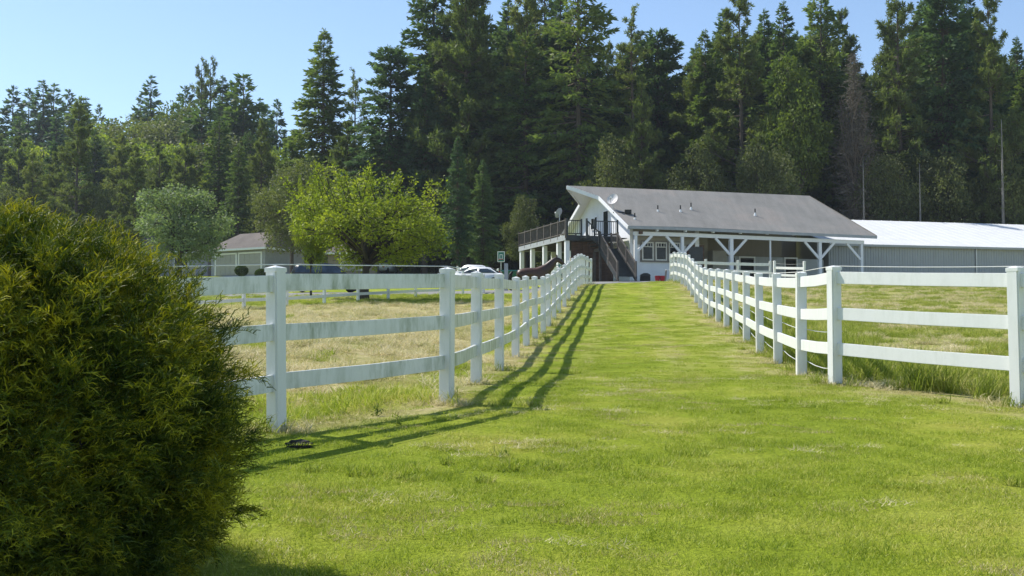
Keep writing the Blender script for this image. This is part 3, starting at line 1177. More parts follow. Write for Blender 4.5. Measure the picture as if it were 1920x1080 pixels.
# green manure cart behind the horse
x, y = place(966, 71), 71
gp = gz(x, y)
r = thing('farm_cart', (x, y, gp), 'green farm cart standing behind the brown horse', 'cart')
m = MB()
m.hexa([(x - .62, y - .5, gp + .5), (x + .62, y - .5, gp + .5), (x + .62, y + .5, gp + .5), (x - .62, y + .5, gp + .5)], [(x - .85, y - .62, gp + 1.25), (x + .85, y - .62, gp + 1.25), (x + .85, y + .62, gp + 1.25), (x - .85, y + .62, gp + 1.25)])
m.build('cart_body', M['green_paint'], r, bevel=.03)
MB().bar((x - .9, y - .64, gp + 1.28), (x + .9, y - .64, gp + 1.28), .07, .07).build('rim', M['teal_paint'], r)
for s_ in (-1, 1):
    w = MB().tube([(x - .1, y + s_ * .62 - .08, gp + .36), (x - .1, y + s_ * .62 + .08, gp + .36)], .36, 16).build('wheel', M['tyre'], r)
    MB().tube([(x - .1, y + s_ * .62 - .1, gp + .36), (x - .1, y + s_ * .62 + .1, gp + .36)], .17, 10).build('rim', M['grey_metal'], w)
MB().bar((x + .6, y, gp + .5), (x + 1.5, y, gp + .25), .07, .07).build('drawbar', M['green_paint'], r)
# teal pipe gate right of the horse, white trough
x0, x1, y = place(1040, 69), place(1058, 69), 69
gp = gz(x0, y)
r = thing('pipe_gate', (x0, y, gp), 'teal pipe gate between the horse and the lane fence', 'gate')
for zz in (.35, .65, .95, 1.25):
    MB().tube([(x0, y, gp + zz), (x1, y, gp + zz)], .028, 6).build('gate_bar', M['teal_paint'], r)
for xx in (x0, (x0 + x1) / 2, x1):
    MB().tube([(xx, y, gp + .1), (xx, y, gp + 1.32)], .032, 6).build('upright', M['teal_paint'], r)
x, y = place(1039, 66), 66
gp = gz(x, y)
r = thing('water_trough', (x, y, gp), 'white water tub on a stand just in front of the horse chest', 'water tub')
MB().tube([(x, y, gp + .75), (x, y, gp + 1.18)], [.17, .22], 14).build('tub', M['white_trim'], r)
for a in (0, 1, 2, 3):
    MB().bar((x + .14 * (-1) ** a, y + .14 * (1 if a < 2 else -1), gp - .02), (x + .12 * (-1) ** a, y + .12 * (1 if a < 2 else -1), gp + .75), .05, .05).build('leg', M['deck_wood'], r)


# ------------------------------------------------------------------ horse
def make_horse(x, y, rz):
    t = NT('bay_horse_coat')
    nz = t.noise(4, 4, src=t.objco())
    sx = t.n('ShaderNodeSeparateXYZ')
    t.l(t.objco(), sx.inputs[0])
    c = t.ramp(nz, [(.3, (.04, .016, .008)), (.7, (.085, .032, .015))])
    legs = t.ramp(sx.outputs[2], [(.45, (1, 1, 1)), (.75, (0, 0, 0))])
    ne = t.ramp(t.math('MULTIPLY', t.math('ADD', sx.outputs[0], .4), .8), [(.6, (0, 0, 0)), (.95, (1, 1, 1))])
    t.base(t.mix(ne, t.mix(legs, c, (.015, .01, .008)), (.03, .014, .009)))
    t.rough(.45)
    gp = gz(x, y)
    root = thing('horse', (x, y, gp), 'bay brown horse with raised dark neck standing behind the left fence near the barn', 'horse')
    J = {}
    vs, es, rd = [], [], []

    def j(n, p, r, par=None):
        J[n] = len(vs)
        vs.append(p)
        rd.append(r)
        if par: es.append((J[par], J[n]))
    j('pelvis', (-.55, 0, 1.22), (.27, .29))
    j('loin', (-.2, 0, 1.18), (.27, .29), 'pelvis')
    j('barrel', (.12, 0, 1.12), (.29, .33), 'loin')
    j('chest', (.48, 0, 1.16), (.25, .32), 'barrel')
    j('neck1', (.70, 0, 1.38), (.18, .29), 'chest')
    j('neck2', (.92, 0, 1.62), (.14, .23), 'neck1')
    j('poll', (1.12, 0, 1.86), (.11, .16), 'neck2')
    j('brow', (1.30, 0, 1.80), (.10, .125), 'poll')
    j('nose', (1.48, 0, 1.62), (.07, .085), 'brow')
    j('muzzle', (1.62, 0, 1.47), (.06, .065), 'nose')
    j('rump', (-.80, 0, 1.16), (.20, .24), 'pelvis')
    for s_, a in ((-1, 'a'), (1, 'b')):
        sh = .05 * s_
        j('sh' + a, (.50 + sh, .13 * s_, .92), (.11, .14), 'chest')
        j('el' + a, (.48 + sh, .16 * s_, .70), (.075, .09), 'sh' + a)
        j('kn' + a, (.50 + sh, .16 * s_, .42), (.05, .055), 'el' + a)
        j('fe' + a, (.49 + sh, .16 * s_, .13), (.033, .035), 'kn' + a)
        j('ho' + a, (.53 + sh, .16 * s_, .03), (.05, .055), 'fe' + a)
        j('st' + a, (-.58 - sh, .15 * s_, .92), (.13, .17), 'pelvis')
        j('hk0' + a, (-.62 - sh, .17 * s_, .70), (.085, .10), 'st' + a)
        j('hk' + a, (-.80 - sh, .17 * s_, .50), (.05, .055), 'hk0' + a)
        j('hf' + a, (-.74 - sh, .17 * s_, .14), (.035, .037), 'hk' + a)
        j('hh' + a, (-.69 - sh, .17 * s_, .03), (.05, .055), 'hf' + a)
    me_ = bpy.data.meshes.new('body')
    me_.from_pydata(vs, es, [])
    o = link(bpy.data.objects.new('body', me_))
    sk = o.modifiers.new('skin', 'SKIN')
    for i, r_ in enumerate(rd): me_.skin_vertices[0].data[i].radius = r_
    me_.skin_vertices[0].data[0].use_root = True
    o.modifiers.new('sub', 'SUBSURF').levels = 2
    o.modifiers['sub'].render_levels = 2
    dg = bpy.context.evaluated_depsgraph_get()
    me2 = bpy.data.meshes.new_from_object(o.evaluated_get(dg))
    me2.materials.clear()
    me2.materials.append(t.m)
    me2.polygons.foreach_set('use_smooth', [True] * len(me2.polygons))
    o.modifiers.clear()
    o.data = me2
    o.parent = root
    blk = simple('horse_hair_black', (.012, .010, .009), .6, .3)
    m = MB()
    m.add([(1.18, 0, 1.97), (1.05, -.015, 1.86), (.75, -.02, 1.60), (.56, -.02, 1.46), (.60, -.12, 1.34), (.85, -.15, 1.42), (1.05, -.11, 1.66),
           (1.18, .03, 1.97), (1.05, .03, 1.86), (.75, .03, 1.60), (.56, .03, 1.46)],
          [(0, 1, 6), (1, 2, 5, 6), (2, 3, 4, 5), (0, 7, 8, 1), (1, 8, 9, 2), (2, 9, 10, 3)])
    mn = m.build('mane', blk, root, shift=False)
    m = MB().tube([(-.98, 0, 1.25), (-1.08, 0, 1.1), (-1.1, 0, .8), (-1.06, 0, .5)], [.05, .09, .1, .03], 8)
    m.build('tail', blk, root, shift=False, smooth=True)
    for s_ in (-1, 1):
        MB().tube([(1.15, .05 * s_, 1.92), (1.17, .07 * s_, 2.0), (1.16, .075 * s_, 2.07)], [.035, .035, .005], 6).build('ear', t.m, root, shift=False)
        MB().tube([(1.36, .085 * s_, 1.76), (1.36, .10 * s_, 1.76)], [.022, .016], 8).build('eye', blk, root, shift=False)
    root.rotation_euler = (0, 0, rz)
    root.scale = (1.06, 1.04, 1.07)
    return root


make_horse(PX(999, 57), 57, R(4))


# ------------------------------------------------------------------ vehicles
def car(x, y, rz, label, paint, kind='suv', cat='car'):
    gp = gz(x, y) + .04
    root = thing('parked_' + ('pickup_truck' if kind == 'pickup' else 'car'), (x, y, gp), label, cat)
    L, Wd = (4.6, 1.8) if kind != 'pickup' else (5.3, 1.9)
    hl = L / 2
    if kind == 'suv':
        low = [(-hl, .35), (-hl, .95), (-hl + .15, 1.05), (hl - 1.3, 1.05), (hl - .3, .92), (hl, .72), (hl, .35)]
        cab = [(-hl + .12, 1.04), (-hl + .45, 1.62), (-.2, 1.7), (.35, 1.62), (1.1, 1.04)]
    elif kind == 'pickup':
        low = [(-hl, .45), (-hl, 1.1), (-.4, 1.1), (hl - 1.3, 1.1), (hl - .25, 1.0), (hl, .8), (hl, .45)]
        cab = [(-.45, 1.09), (-.35, 1.72), (.6, 1.76), (1.25, 1.09)]
    else:
        low = [(-hl, .3), (-hl, .85), (-hl + .4, .92), (hl - 1.4, .92), (hl - .3, .78), (hl, .6), (hl, .3)]
        cab = [(-hl + .55, .91), (-hl + 1.25, 1.36), (.2, 1.42), (.95, .91)]

    def extr(prof, w0, w1, z0, z1):
        m = MB()
        n = len(prof)
        def wid(z):
            return w0 + (w1 - w0) * max(0, min(1, (z - z0) / (z1 - z0)))
        v = [(a, -wid(b) / 2, b) for a, b in prof] + [(a, wid(b) / 2, b) for a, b in prof]
        m.add(v, [tuple(range(n)), tuple(reversed(range(n, 2 * n)))] + [(i, i + n, (i + 1) % n + n, (i + 1) % n) for i in range(n)])
        return m
    extr(low, Wd - .06, Wd, .3, 1.0).build('body', M[paint], root, bevel=.05, shift=False, smooth=True)
    zt_, zb = max(b for a, b in cab), min(b for a, b in cab)
    extr(cab, Wd - .1, Wd - .5, zb, zt_).build('cabin', M[paint], root, bevel=.05, shift=False, smooth=True)
    # glazing: side panes split by a pillar, windscreen and rear pane, sitting just proud
    def wid(z): return (Wd - .1) + (-.4) * (z - zb) / (zt_ - zb)
    ca = [(cab[0][0] + .16, zb + .06), (cab[1][0] + .12, zt_ - .16), (cab[-2][0] - .06, zt_ - .16), (cab[-1][0] - .18, zb + .06)]
    mid = (ca[0][0] + ca[3][0]) / 2 + .1
    for s_ in (-1, 1):
        for q in (([ca[0], ca[1], (mid - .05, zt_ - .16), (mid - .05, zb + .06)]), ([(mid + .05, zb + .06), (mid + .05, zt_ - .16), ca[2], ca[3]])):
            a = [(p[0], s_ * (wid(p[1]) / 2 + .015), p[1]) for p in q]
            b = [(p[0], s_ * (wid(p[1]) / 2 - .02), p[1]) for p in q]
            m = MB().add(a + b, [(0, 1, 2, 3), (7, 6, 5, 4), (0, 1, 5, 4), (1, 2, 6, 5), (2, 3, 7, 6), (3, 0, 4, 7)])
            m.build('side_window', M['carglass'], root, shift=False)
    for i0, i1, nm in ((-2, -1, 'windscreen'), (1, 0, 'rear_window')):
        a, b = cab[i0], cab[i1]
        sg = 1 if nm == 'windscreen' else -1
        A = (a[0] * .85 + b[0] * .15 + .03 * sg, a[1] * .85 + b[1] * .15)
        B_ = (a[0] * .1 + b[0] * .9 + .03 * sg, a[1] * .1 + b[1] * .9)
        v = [(A[0], -wid(A[1]) / 2 + .12, A[1]), (A[0], wid(A[1]) / 2 - .12, A[1]), (B_[0], wid(B_[1]) / 2 - .1, B_[1]), (B_[0], -wid(B_[1]) / 2 + .1, B_[1])]
        v2 = [(p[0] - .05 * sg, p[1], p[2] - .03) for p in v]
        MB().add(v + v2, [(0, 1, 2, 3), (7, 6, 5, 4), (0, 1, 5, 4), (1, 2, 6, 5), (2, 3, 7, 6), (3, 0, 4, 7)]).build(nm, M['carglass'], root, shift=False)
    rw = .33 if kind != 'pickup' else .38
    for sx in (-hl + .85, hl - .85):
        for s_ in (-1, 1):
            w = MB().tube([(sx, s_ * (Wd / 2 - .2), rw), (sx, s_ * (Wd / 2 - .01), rw)], rw, 18).build('wheel', M['tyre'], root, shift=False)
            MB().tube([(sx, s_ * (Wd / 2 - .05), rw), (sx, s_ * (Wd / 2 + .015), rw)], rw * .6, 12).build('rim', M['chrome'], w, shift=False)
    for s_ in (-1, 1):
        MB().box(hl - .12, hl + .02, s_ * .62 - .2, s_ * .62 + .2, .62, .78).build('headlight', M['white_trim'], root, bevel=.02, shift=False)
        MB().box(-hl - .015, -hl + .08, s_ * .72 - .1, s_ * .72 + .1, .7, .92).build('tail_light', M['red_plastic'], root, bevel=.01, shift=False)
        MB().box(cab[-1][0] - .35, cab[-1][0] - .2, s_ * (Wd / 2 + .02), s_ * (Wd / 2 + .2), zb + .02, zb + .2).build('mirror', M[paint], root, bevel=.03, shift=False)
    if kind == 'pickup':
        MB().box(-hl + .08, -.5, -Wd / 2 + .1, Wd / 2 - .1, 1.0, 1.103).build('truck_bed', M['black_metal'], root, shift=False)
    root.rotation_euler = (0, 0, rz)
    return root


car(PX(614, 67), 67, R(14), 'dark blue sport utility car on the driveway, its roof just above the white rail', 'paint_dark', 'suv')
car(PX(893, 77), 77, R(168), 'nearer of the two low white cars parked by the cream board fence', 'paint_white', 'sedan')
car(PX(882, 82.5), 82.5, R(172), 'second white car, parked just behind the nearer white one', 'paint_white', 'sedan')
car(PX(720, 117), 117, R(80), 'white pickup truck parked far off in the shade behind the bright green tree', 'paint_white', 'pickup', 'truck')


# ------------------------------------------------------------------ houses on the left
def house(name, o, d, Lf, Dp, hw, hr, label, wallm, roofm, doors=(), hip=2.5, over=.5, windows=()):
    o = Vector(o)
    d = Vector((d[0], d[1], 0)).normalized()
    n = Vector((-d.y, d.x, 0))
    root = thing(name, o, label, 'house')

    def H(u, v, z):
        p = o + d * u + n * v
        return Vector((p.x, p.y, o.z + z))
    for (u0, u1, v0, v1) in ((0, Lf, 0, .2), (0, Lf, Dp - .2, Dp), (0, .2, .2, Dp - .2), (Lf - .2, Lf, .2, Dp - .2)):
        MB().box(u0, u1, v0, v1, -1.2, hw, H).build('wall', M[wallm], root)
    a = over
    e = [H(-a, -a, hw), H(Lf + a, -a, hw), H(Lf + a, Dp + a, hw), H(-a, Dp + a, hw)]
    r0, r1 = H(hip, Dp / 2, hr), H(Lf - hip, Dp / 2, hr)
    up = Vector((0, 0, .12))
    m = MB()
    m.add([p + up for p in e] + [r0 + up, r1 + up], [(0, 1, 5, 4), (1, 2, 5), (2, 3, 4, 5), (3, 0, 4)])
    m.add([p + up for p in e] + [r0 + up * .6, r1 + up * .6], [(4, 5, 1, 0), (5, 2, 1), (5, 4, 3, 2), (4, 0, 3)])
    m.build('roof', M[roofm], root)
    m = MB()
    for i in range(4):
        m.bar(e[i] + up * .3, e[(i + 1) % 4] + up * .3, .06, .2)
    m.build('fascia', M['white_trim'], root)
    for (u0, u1, z1) in doors:
        dr = MB().box(u0, u1, -.05, -.003, 0, z1, H).build('garage_door', M['beige_light'], root)
        nn = 4
        for k in range(nn):
            z0 = .04 + k * (z1 - .06) / nn
            for j in range(4):
                ua = u0 + .06 + j * (u1 - u0 - .1) / 4
                MB().box(ua, ua + (u1 - u0 - .1) / 4 - .05, -.075, -.052, z0, z0 + (z1 - .06) / nn - .05, H).build('panel', M['beige_light'], dr)
        m = MB()
        m.box(u0 - .16, u0 - .005, -.09, -.003, 0, z1 + .15, H)
        m.box(u1 + .005, u1 + .16, -.09, -.003, 0, z1 + .15, H)
        m.box(u0 - .004, u1 + .004, -.09, -.003, z1 + .004, z1 + .15, H)
        m.build('door_frame', M['white_trim'], root)
    for (u0, u1, z0, z1) in windows:
        f = MB().box(u0, u1, -.06, -.003, z0, z1, H).build('window', M['white_trim'], root)
        MB().box(u0 + .08, u1 - .08, -.075, -.062, z0 + .08, z1 - .08, H).build('pane', M['glass'], f)
    return root


M['beige_light'] = simple('cream_door_paint', (.38, .37, .35), .6, .06)
M['house_grey'] = simple('grey_beige_house_wall', (.33, .34, .37), .75, .08)
M['house_tan'] = simple('tan_house_wall', (.26, .22, .19), .8, .15)
za = P(0, 516, 113).z
o1 = Vector((PX(395, 114), 114, za))
c1 = Vector((PX(496, 110), 110, 0))
d1 = (c1 - Vector((o1.x, o1.y, 0)))
house('garage_house', o1, d1, d1.length, 5.6, 2.45, 4.3, 'grey house with two cream garage doors and brown hip roof on the left', 'house_grey', 'shingle_brown',
      doors=((d1.length * .10, d1.length * .47, 2.05), (d1.length * .54, d1.length * .93, 2.05)), hip=1.2)
o2 = Vector((PX(225, 117), 117, za + .1))
house('farm_house', o2, (1, .05), 9.0, 8, 2.5, 4.9, 'low brown-roofed house wing half hidden behind the pale willow and the shrub', 'house_grey', 'shingle_brown', windows=((2, 3.4, .9, 2), (5.5, 7, .9, 2)))
o3 = Vector((PX(614, 112), 112, P(0, 508, 112).z))
house('storage_shed', o3, (1, .02), 4.9, 4.2, 1.7, 2.7, 'low grey-brown shed seen left of the bright green tree trunk', 'house_tan', 'shingle_brown', doors=((1.4, 3.3, 1.35),), hip=.8)
o4 = Vector((PX(707, 122), 122, P(0, 505, 122).z))
house('brown_outbuilding', o4, (1, 0), 11.5, 6, 2.2, 3.6, 'dark brown outbuilding in deep shade right of the bright green tree trunk', 'house_tan', 'shingle_brown')
# mulch bed in front of the garage
tag(drape('flower_bed', [(PX(385, 99), 99), (PX(505, 101), 101)], [(PX(385, 102), 102), (PX(505, 104), 104)], M['mulch'], 12, 4, .06), kind='structure')

# ------------------------------------------------------------------ vegetation: leaf and crown meshes
rng = np.random.default_rng(11)


def unit(v): return v / np.maximum(np.linalg.norm(v, axis=-1, keepdims=True), 1e-9)


def leaves(C, D, L, Wd, rs=rng, flat=0.0):
    """diamond leaves: base C, direction D, length L, width Wd, random roll"""
    n = len(C)
    r = unit(rs.normal(size=(n, 3)))
    if flat: r = unit(r * (1 - flat) + np.array([0, 0, 1.0]) * flat)
    S = unit(np.cross(D, r)) * (Wd / 2)[:, None]
    tip = C + D * L[:, None]
    mid = C + D * (L * .45)[:, None]
    V = np.stack([C, mid - S, tip, mid + S], 1).reshape(-1, 3)
    Fc = np.arange(4 * n).reshape(n, 4)
    return V, Fc


def join_mesh(name, parts, mat):
    V = []
    Fc = []
    o = 0
    for v, f in parts:
        V.append(v)
        Fc.append(f + o)
        o += len(v)
    return np_mesh(name, np.concatenate(V), np.concatenate(Fc), mat)


def limb_quads(A, B, ra, rb, sides=3):
    """prisms between A and B (n,3)"""
    n = len(A)
    d = unit(B - A)
    r = unit(np.cross(d, np.where(np.abs(d[:, 2:3]) < .9, np.array([[0, 0, 1.0]]), np.array([[1.0, 0, 0]]))))
    q = np.cross(d, r)
    V = []
    for P_, rad in ((A, ra), (B, rb)):
        for k in range(sides):
            a = 2 * math.pi * k / sides
            V.append(P_ + (r * math.cos(a) + q * math.sin(a)) * rad[:, None])
    V = np.stack(V, 1).reshape(-1, 3)
    base = (np.arange(n) * 2 * sides)[:, None]
    f = np.array([[k, (k + 1) % sides, sides + (k + 1) % sides, sides + k] for k in range(sides)])
    Fc = (base[:, :, None] + f[None]).reshape(-1, 4)
    return V, Fc


def fir_mesh(seed, H, Rr, base=.12, dens=1.0, droop=.35, power=.85, leafL=.55, gaps=.25, blunt=0):
    rs = np.random.default_rng(seed)
    nb = int(H * 13 * dens)
    t = base + (1 - base) * rs.random(nb) ** .9
    t = np.sort(t)
    az = rs.random(nb) * 2 * math.pi
    gapn = np.sin(t * H * 2.1 + az * 2 + seed) + np.sin(t * H * 1.1 - az * 3)
    prof = np.clip(1 - t, 0, 1) ** power
    low = np.clip((t - base) / .18, .25, 1)
    Lb = Rr * (prof * low + .03 + blunt * (t > .9) * .08) * (.55 + .6 * rs.random(nb))
    Lb *= np.where(gapn < -1.1, .45, 1)
    keep = rs.random(nb) > gaps * .4
    t, az, Lb = t[keep], az[keep], Lb[keep]
    nb = len(t)
    el = -.25 + .75 * t ** 1.5 + rs.normal(size=nb) * .10
    z0 = t * H
    A = np.stack([0 * t, 0 * t, z0], -1)
    hd = np.stack([np.cos(az), np.sin(az), 0 * az], -1)
    Bp = A + hd * (Lb * np.cos(el))[:, None] + np.array([0, 0, 1.0]) * (Lb * np.sin(el) - droop * Lb * .25)[:, None]
    br = limb_quads(A, A + (Bp - A) * .9, .02 + .018 * Lb, .008 + 0 * Lb, 3)
    per = np.maximum(3, (Lb * 13 * dens).astype(int))
    bi = np.repeat(np.arange(nb), per)
    n = len(bi)
    s = rs.random(n) ** .6
    s = .12 + .9 * s
    pos = A[bi] + (Bp - A)[bi] * s[:, None]
    pos[:, 2] += (-droop * Lb[bi] * .35 * s ** 2) + droop * Lb[bi] * .25 * s
    lat = np.stack([-hd[bi][:, 1], hd[bi][:, 0], 0 * s], -1)
    side = rs.choice([-1, 1], n)
    spread = (1.05 - s) * .42 * Lb[bi] * rs.random(n)
    pos += lat * (side * spread)[:, None]
    pos[:, 2] -= spread * .3 + rs.random(n) * .12
    D = hd[bi] * (.7 + .3 * rs.random(n))[:, None] + lat * (side * rs.random(n) * .9)[:, None] + np.array([0, 0, 1.0]) * (-.35 + rs.normal(size=n) * .35 + .5 * t[bi] ** 2)[:, None]
    D = unit(D)
    L = leafL * (.45 + .7 * rs.random(n)) * (.6 + .4 * np.clip(Lb[bi] / 2, 0, 1))
    lv = leaves(pos, D, L, L * (.22 + .2 * rs.random(n)), rs, .35)
    # leader
    k = 26
    zt = H * (1 - .035 * rs.random(k))
    ld = leaves(np.stack([0 * zt, 0 * zt, zt], -1), unit(np.stack([rs.normal(size=k) * .6, rs.normal(size=k) * .6, 1 + 0 * zt], -1)), .5 + 0 * zt, .12 + 0 * zt, rs)
    return lv, ld, br


def pine_mesh(seed, H, Rr, base=.3, dens=1.0, leafL=.5, upturn=.2):
    rs = np.random.default_rng(seed)
    nb = int(H * 3.4 * dens)
    t = np.sort(base + (1 - base) * rs.random(nb))
    az = rs.random(nb) * 2 * math.pi
    Lb = Rr * (np.clip(1.02 - t, 0, 1) ** .6) * (.45 + .75 * rs.random(nb))
    el = -.15 + .8 * t ** 2 + rs.normal(size=nb) * .18
    A = np.stack([0 * t, 0 * t, t * H], -1)
    hd = np.stack([np.cos(az), np.sin(az), 0 * az], -1)
    Bp = A + hd * (Lb * np.cos(el))[:, None] + np.array([0, 0, 1.0]) * (Lb * np.sin(el))[:, None]
    br = limb_quads(A, Bp, .03 + .02 * Lb, .012 + 0 * Lb, 3)
    per = np.maximum(3, (Lb * 5 * dens).astype(int))
    bi = np.repeat(np.arange(nb), per)
    n = len(bi)
    s = .35 + .67 * rs.random(n) ** .7
    cp = A[bi] + (Bp - A)[bi] * s[:, None] + rs.normal(size=(n, 3)) * (.16 * Lb[bi] * .55)[:, None] * np.array([1, 1, .55])
    cp[:, 2] += upturn * Lb[bi] * s ** 2
    tw = limb_quads((A[bi] + (Bp - A)[bi] * (s * .85)[:, None]), cp, .014 + 0 * s, .008 + 0 * s, 3)
    m = 15
    C = np.repeat(cp, m, 0) + rs.normal(size=(n * m, 3)) * .07
    D = unit(rs.normal(size=(n * m, 3)) + np.array([0, 0, .5]) + np.repeat(hd[bi], m, 0) * .5)
    L = leafL * (.5 + .6 * rs.random(n * m))
    lv = leaves(C, D, L, L * .20 + .02, rs)
    return lv, br, tw


def trunk_obj_mesh(name, H, r0, mat, bend=.0, seed=0, top=.97, limbs=None):
    rs = random.Random(seed)
    m = MB()
    n = 9
    pts = []
    rad = []
    ax, ay = rs.uniform(-bend, bend), rs.uniform(-bend, bend)
    for i in range(n):
        t = i / (n - 1)
        pts.append((ax * math.sin(t * 3) * (1 - t), ay * math.sin(t * 4) * (1 - t), -1.0 + (H * top + 1) * t))
        rad.append(r0 * (1 - t) ** .8 + .02 + (r0 * .35 if i == 0 else 0))
    m.tube(pts, rad, 7)
    me_ = bpy.data.meshes.new(name)
    me_.from_pydata(m.v, [], m.f)
    me_.polygons.foreach_set('use_smooth', [True] * len(me_.polygons))
    me_.materials.append(mat)
    return me_


def decid_mesh(seed, H, Rr, nleaf, leafL, lobes=22, low=.18, zsq=1.0, limb_r=.16, fork=.25, hollow=.55, top_spikes=0, lobe_r=(.22, .42)):
    """forking skeleton reaching lobes of leaves; leaves sit towards the outside of every lobe"""
    rs = np.random.default_rng(seed)
    cz = H * (low + 1) / 2
    hz = H * (1 - low) / 2
    # lobe centres spread over the crown volume
    c = []
    tries = 0
    while len(c) < lobes and tries < 4000:
        tries += 1
        p = rs.normal(size=3)
        p = p / np.linalg.norm(p) * (rs.random() ** .45) * .80
        w = 1.0 if p[2] < .2 else (1 - .35 * p[2])
        q = np.array([p[0] * Rr * w, p[1] * Rr * w, cz + p[2] * hz])
        if all(np.linalg.norm(q - d_) > Rr * .26 for d_ in c): c.append(q)
    c = np.array(c)
    nl = len(c)
    lr = Rr * rs.uniform(lobe_r[0], lobe_r[1], nl)
    fk = np.array([0, 0, H * fork])
    A = []
    B = []
    ra = []
    rb = []
    for q in c:
        p0 = fk + (np.array([0, 0, max(0, (q[2] - fk[2])) * .35]))
        mid = p0 * .5 + q * .5 + rs.normal(size=3) * Rr * .06 + np.array([0, 0, .05 * H])
        for a, b, r1, r2 in ((p0, mid, limb_r * .6, limb_r * .36), (mid, q, limb_r * .36, limb_r * .14)):
            A.append(a); B.append(b); ra.append(r1); rb.append(r2)
        for k in range(7):
            e = q + unit(rs.normal(size=3)) * Rr * .30 * rs.random()
            s0 = mid + (q - mid) * rs.random()
            A.append(s0); B.append(e); ra.append(limb_r * .14); rb.append(limb_r * .05)
    br = limb_quads(np.array(A), np.array(B), np.array(ra), np.array(rb), 4)
    wts = lr ** 2
    wts = wts / wts.sum()
    li = rs.choice(nl, nleaf, p=wts)
    u = unit(rs.normal(size=(nleaf, 3)))
    rr = hollow + (1.08 - hollow) * rs.random(nleaf)
    rr = rr * (1 + .22 * np.sin(u[:, 0] * 7 + li) * np.sin(u[:, 2] * 6 + li * 2))
    C = c[li] + u * (lr[li] * rr)[:, None] * np.array([1, 1, .82 * zsq])
    D = unit(u * .7 + rs.normal(size=(nleaf, 3)) * .7 + np.array([0, 0, -.35]))
    L = leafL * (.55 + .8 * rs.random(nleaf))
    lv = leaves(C, D, L, L * .62, rs, .3)
    parts = [lv]
    if top_spikes:
        Cs = []
        Ds = []
        A = []
        B = []
        for k in range(top_spikes):
            a = rs.random() * 6.28
            rd = rs.random() ** .7 * Rr * .8
            p0 = np.array([math.cos(a) * rd, math.sin(a) * rd, cz + hz * (.80 - .5 * (rd / Rr) ** 2)])
            d = unit(np.array([math.cos(a) * .35, math.sin(a) * .35, 1.0]) + rs.normal(size=3) * .2)
            ln = rs.uniform(.6, 1.5)
            A.append(p0 - d * .8); B.append(p0 + d * ln)
            m_ = 70
            tt = rs.random(m_)
            Cs.append(p0 + d * (tt * ln)[:, None] + rs.normal(size=(m_, 3)) * .10)
            Ds.append(unit(d + rs.normal(size=(m_, 3)) * .9))
        Cs = np.concatenate(Cs)
        Ds = np.concatenate(Ds)
        L = leafL * (.6 + .7 * rs.random(len(Cs)))
        parts.append(leaves(Cs, Ds, L, L * .6, rs, .2))
        b2 = limb_quads(np.array(A), np.array(B), np.full(len(A), .025), np.full(len(A), .01), 3)
        br = (np.concatenate([br[0], b2[0]]), np.concatenate([br[1], b2[1] + len(br[0])]))
    return parts, br


M['hillleaf'] = foliage('sunny_hill_leaves', [(.25, (.14, .20, .03)), (.55, (.25, .31, .045)), (.8, (.38, .41, .07))], .3, .45)
# prototypes: (crown mesh, trunk mesh, nominal height)
PROTO = {}


def add_fir(key, seed, H, Rr, mat='fir', **kw):
    lv, ld, br = fir_mesh(seed, H, Rr, **kw)
    c = join_mesh('crown', [lv, ld], M[mat])
    tr = trunk_obj_mesh('trunk', H, H * .0115 + .08, M['bark'], seed=seed)
    b = join_mesh('limbs', [br], M['bark'])
    PROTO[key] = (c, tr, b, H)


def add_pine(key, seed, H, Rr, mat='pine', **kw):
    lv, br, tw = pine_mesh(seed, H, Rr, **kw)
    c = join_mesh('crown', [lv], M[mat])
    tr = trunk_obj_mesh('trunk', H, H * .011 + .08, M['bark'], bend=.5, seed=seed)
    b = join_mesh('limbs', [br, tw], M['bark'])
    PROTO[key] = (c, tr, b, H)


def add_decid(key, seed, H, Rr, nleaf, leafL, mat, tmat='bark', trunk_top=.6, bend=.3, tr_r=None, **kw):
    parts, br = decid_mesh(seed, H, Rr, nleaf, leafL, **kw)
    c = join_mesh('crown', parts, M[mat])
    tr = trunk_obj_mesh('trunk', H, tr_r or H * .016 + .06, M[tmat], bend=bend, seed=seed, top=trunk_top)
    b = join_mesh('limbs', [br], M[tmat])
    PROTO[key] = (c, tr, b, H)


add_fir('fir_a', 1, 32, 7.2, dens=1.45, power=.8, leafL=.75)
add_fir('fir_b', 2, 32, 6.2, dens=1.4, droop=.5, mat='firblue', leafL=.75, power=.75)
add_fir('fir_c', 3, 30, 7.4, dens=1.3, power=.6, gaps=.6, leafL=.75)
add_fir('fir_d', 4, 30, 5.4, dens=1.4, mat='firblue', power=.7, leafL=.7)
add_fir('fir_e', 5, 26, 6.4, dens=1.6, power=.5, mat='firblue', blunt=1, leafL=.7)
add_fir('fir_old', 6, 34, 7.0, dens=1.1, base=.2, power=.5, gaps=.9, mat='fir', leafL=.8)
add_fir('fir_far', 8, 24, 5.6, dens=.8, leafL=1.25, mat='firblue')
add_fir('fir_far2', 9, 24, 6.2, dens=.75, leafL=1.25, power=.65, mat='fir')
add_pine('pine_a', 21, 30, 6.2, base=.15, dens=1.25, leafL=.6)
add_pine('pine_b', 22, 30, 5.4, base=.35, dens=1.05, leafL=.6)
add_pine('pine_c', 23, 28, 6.4, base=.08, dens=1.5, leafL=.6)
add_pine('pine_sparse', 24, 30, 4.6, base=.3, dens=.8, leafL=.55)
add_decid('maple_a', 31, 20, 5.4, 15000, .36, 'maple', lobes=30, low=.12)
add_decid('maple_b', 32, 22, 4.6, 14000, .36, 'maple', lobes=28, low=.15)
add_decid('oak_a', 33, 16, 6.2, 17000, .30, 'olive', lobes=32, low=.12)
add_decid('oak_b', 34, 18, 5.2, 15000, .30, 'olive', lobes=28, low=.1)
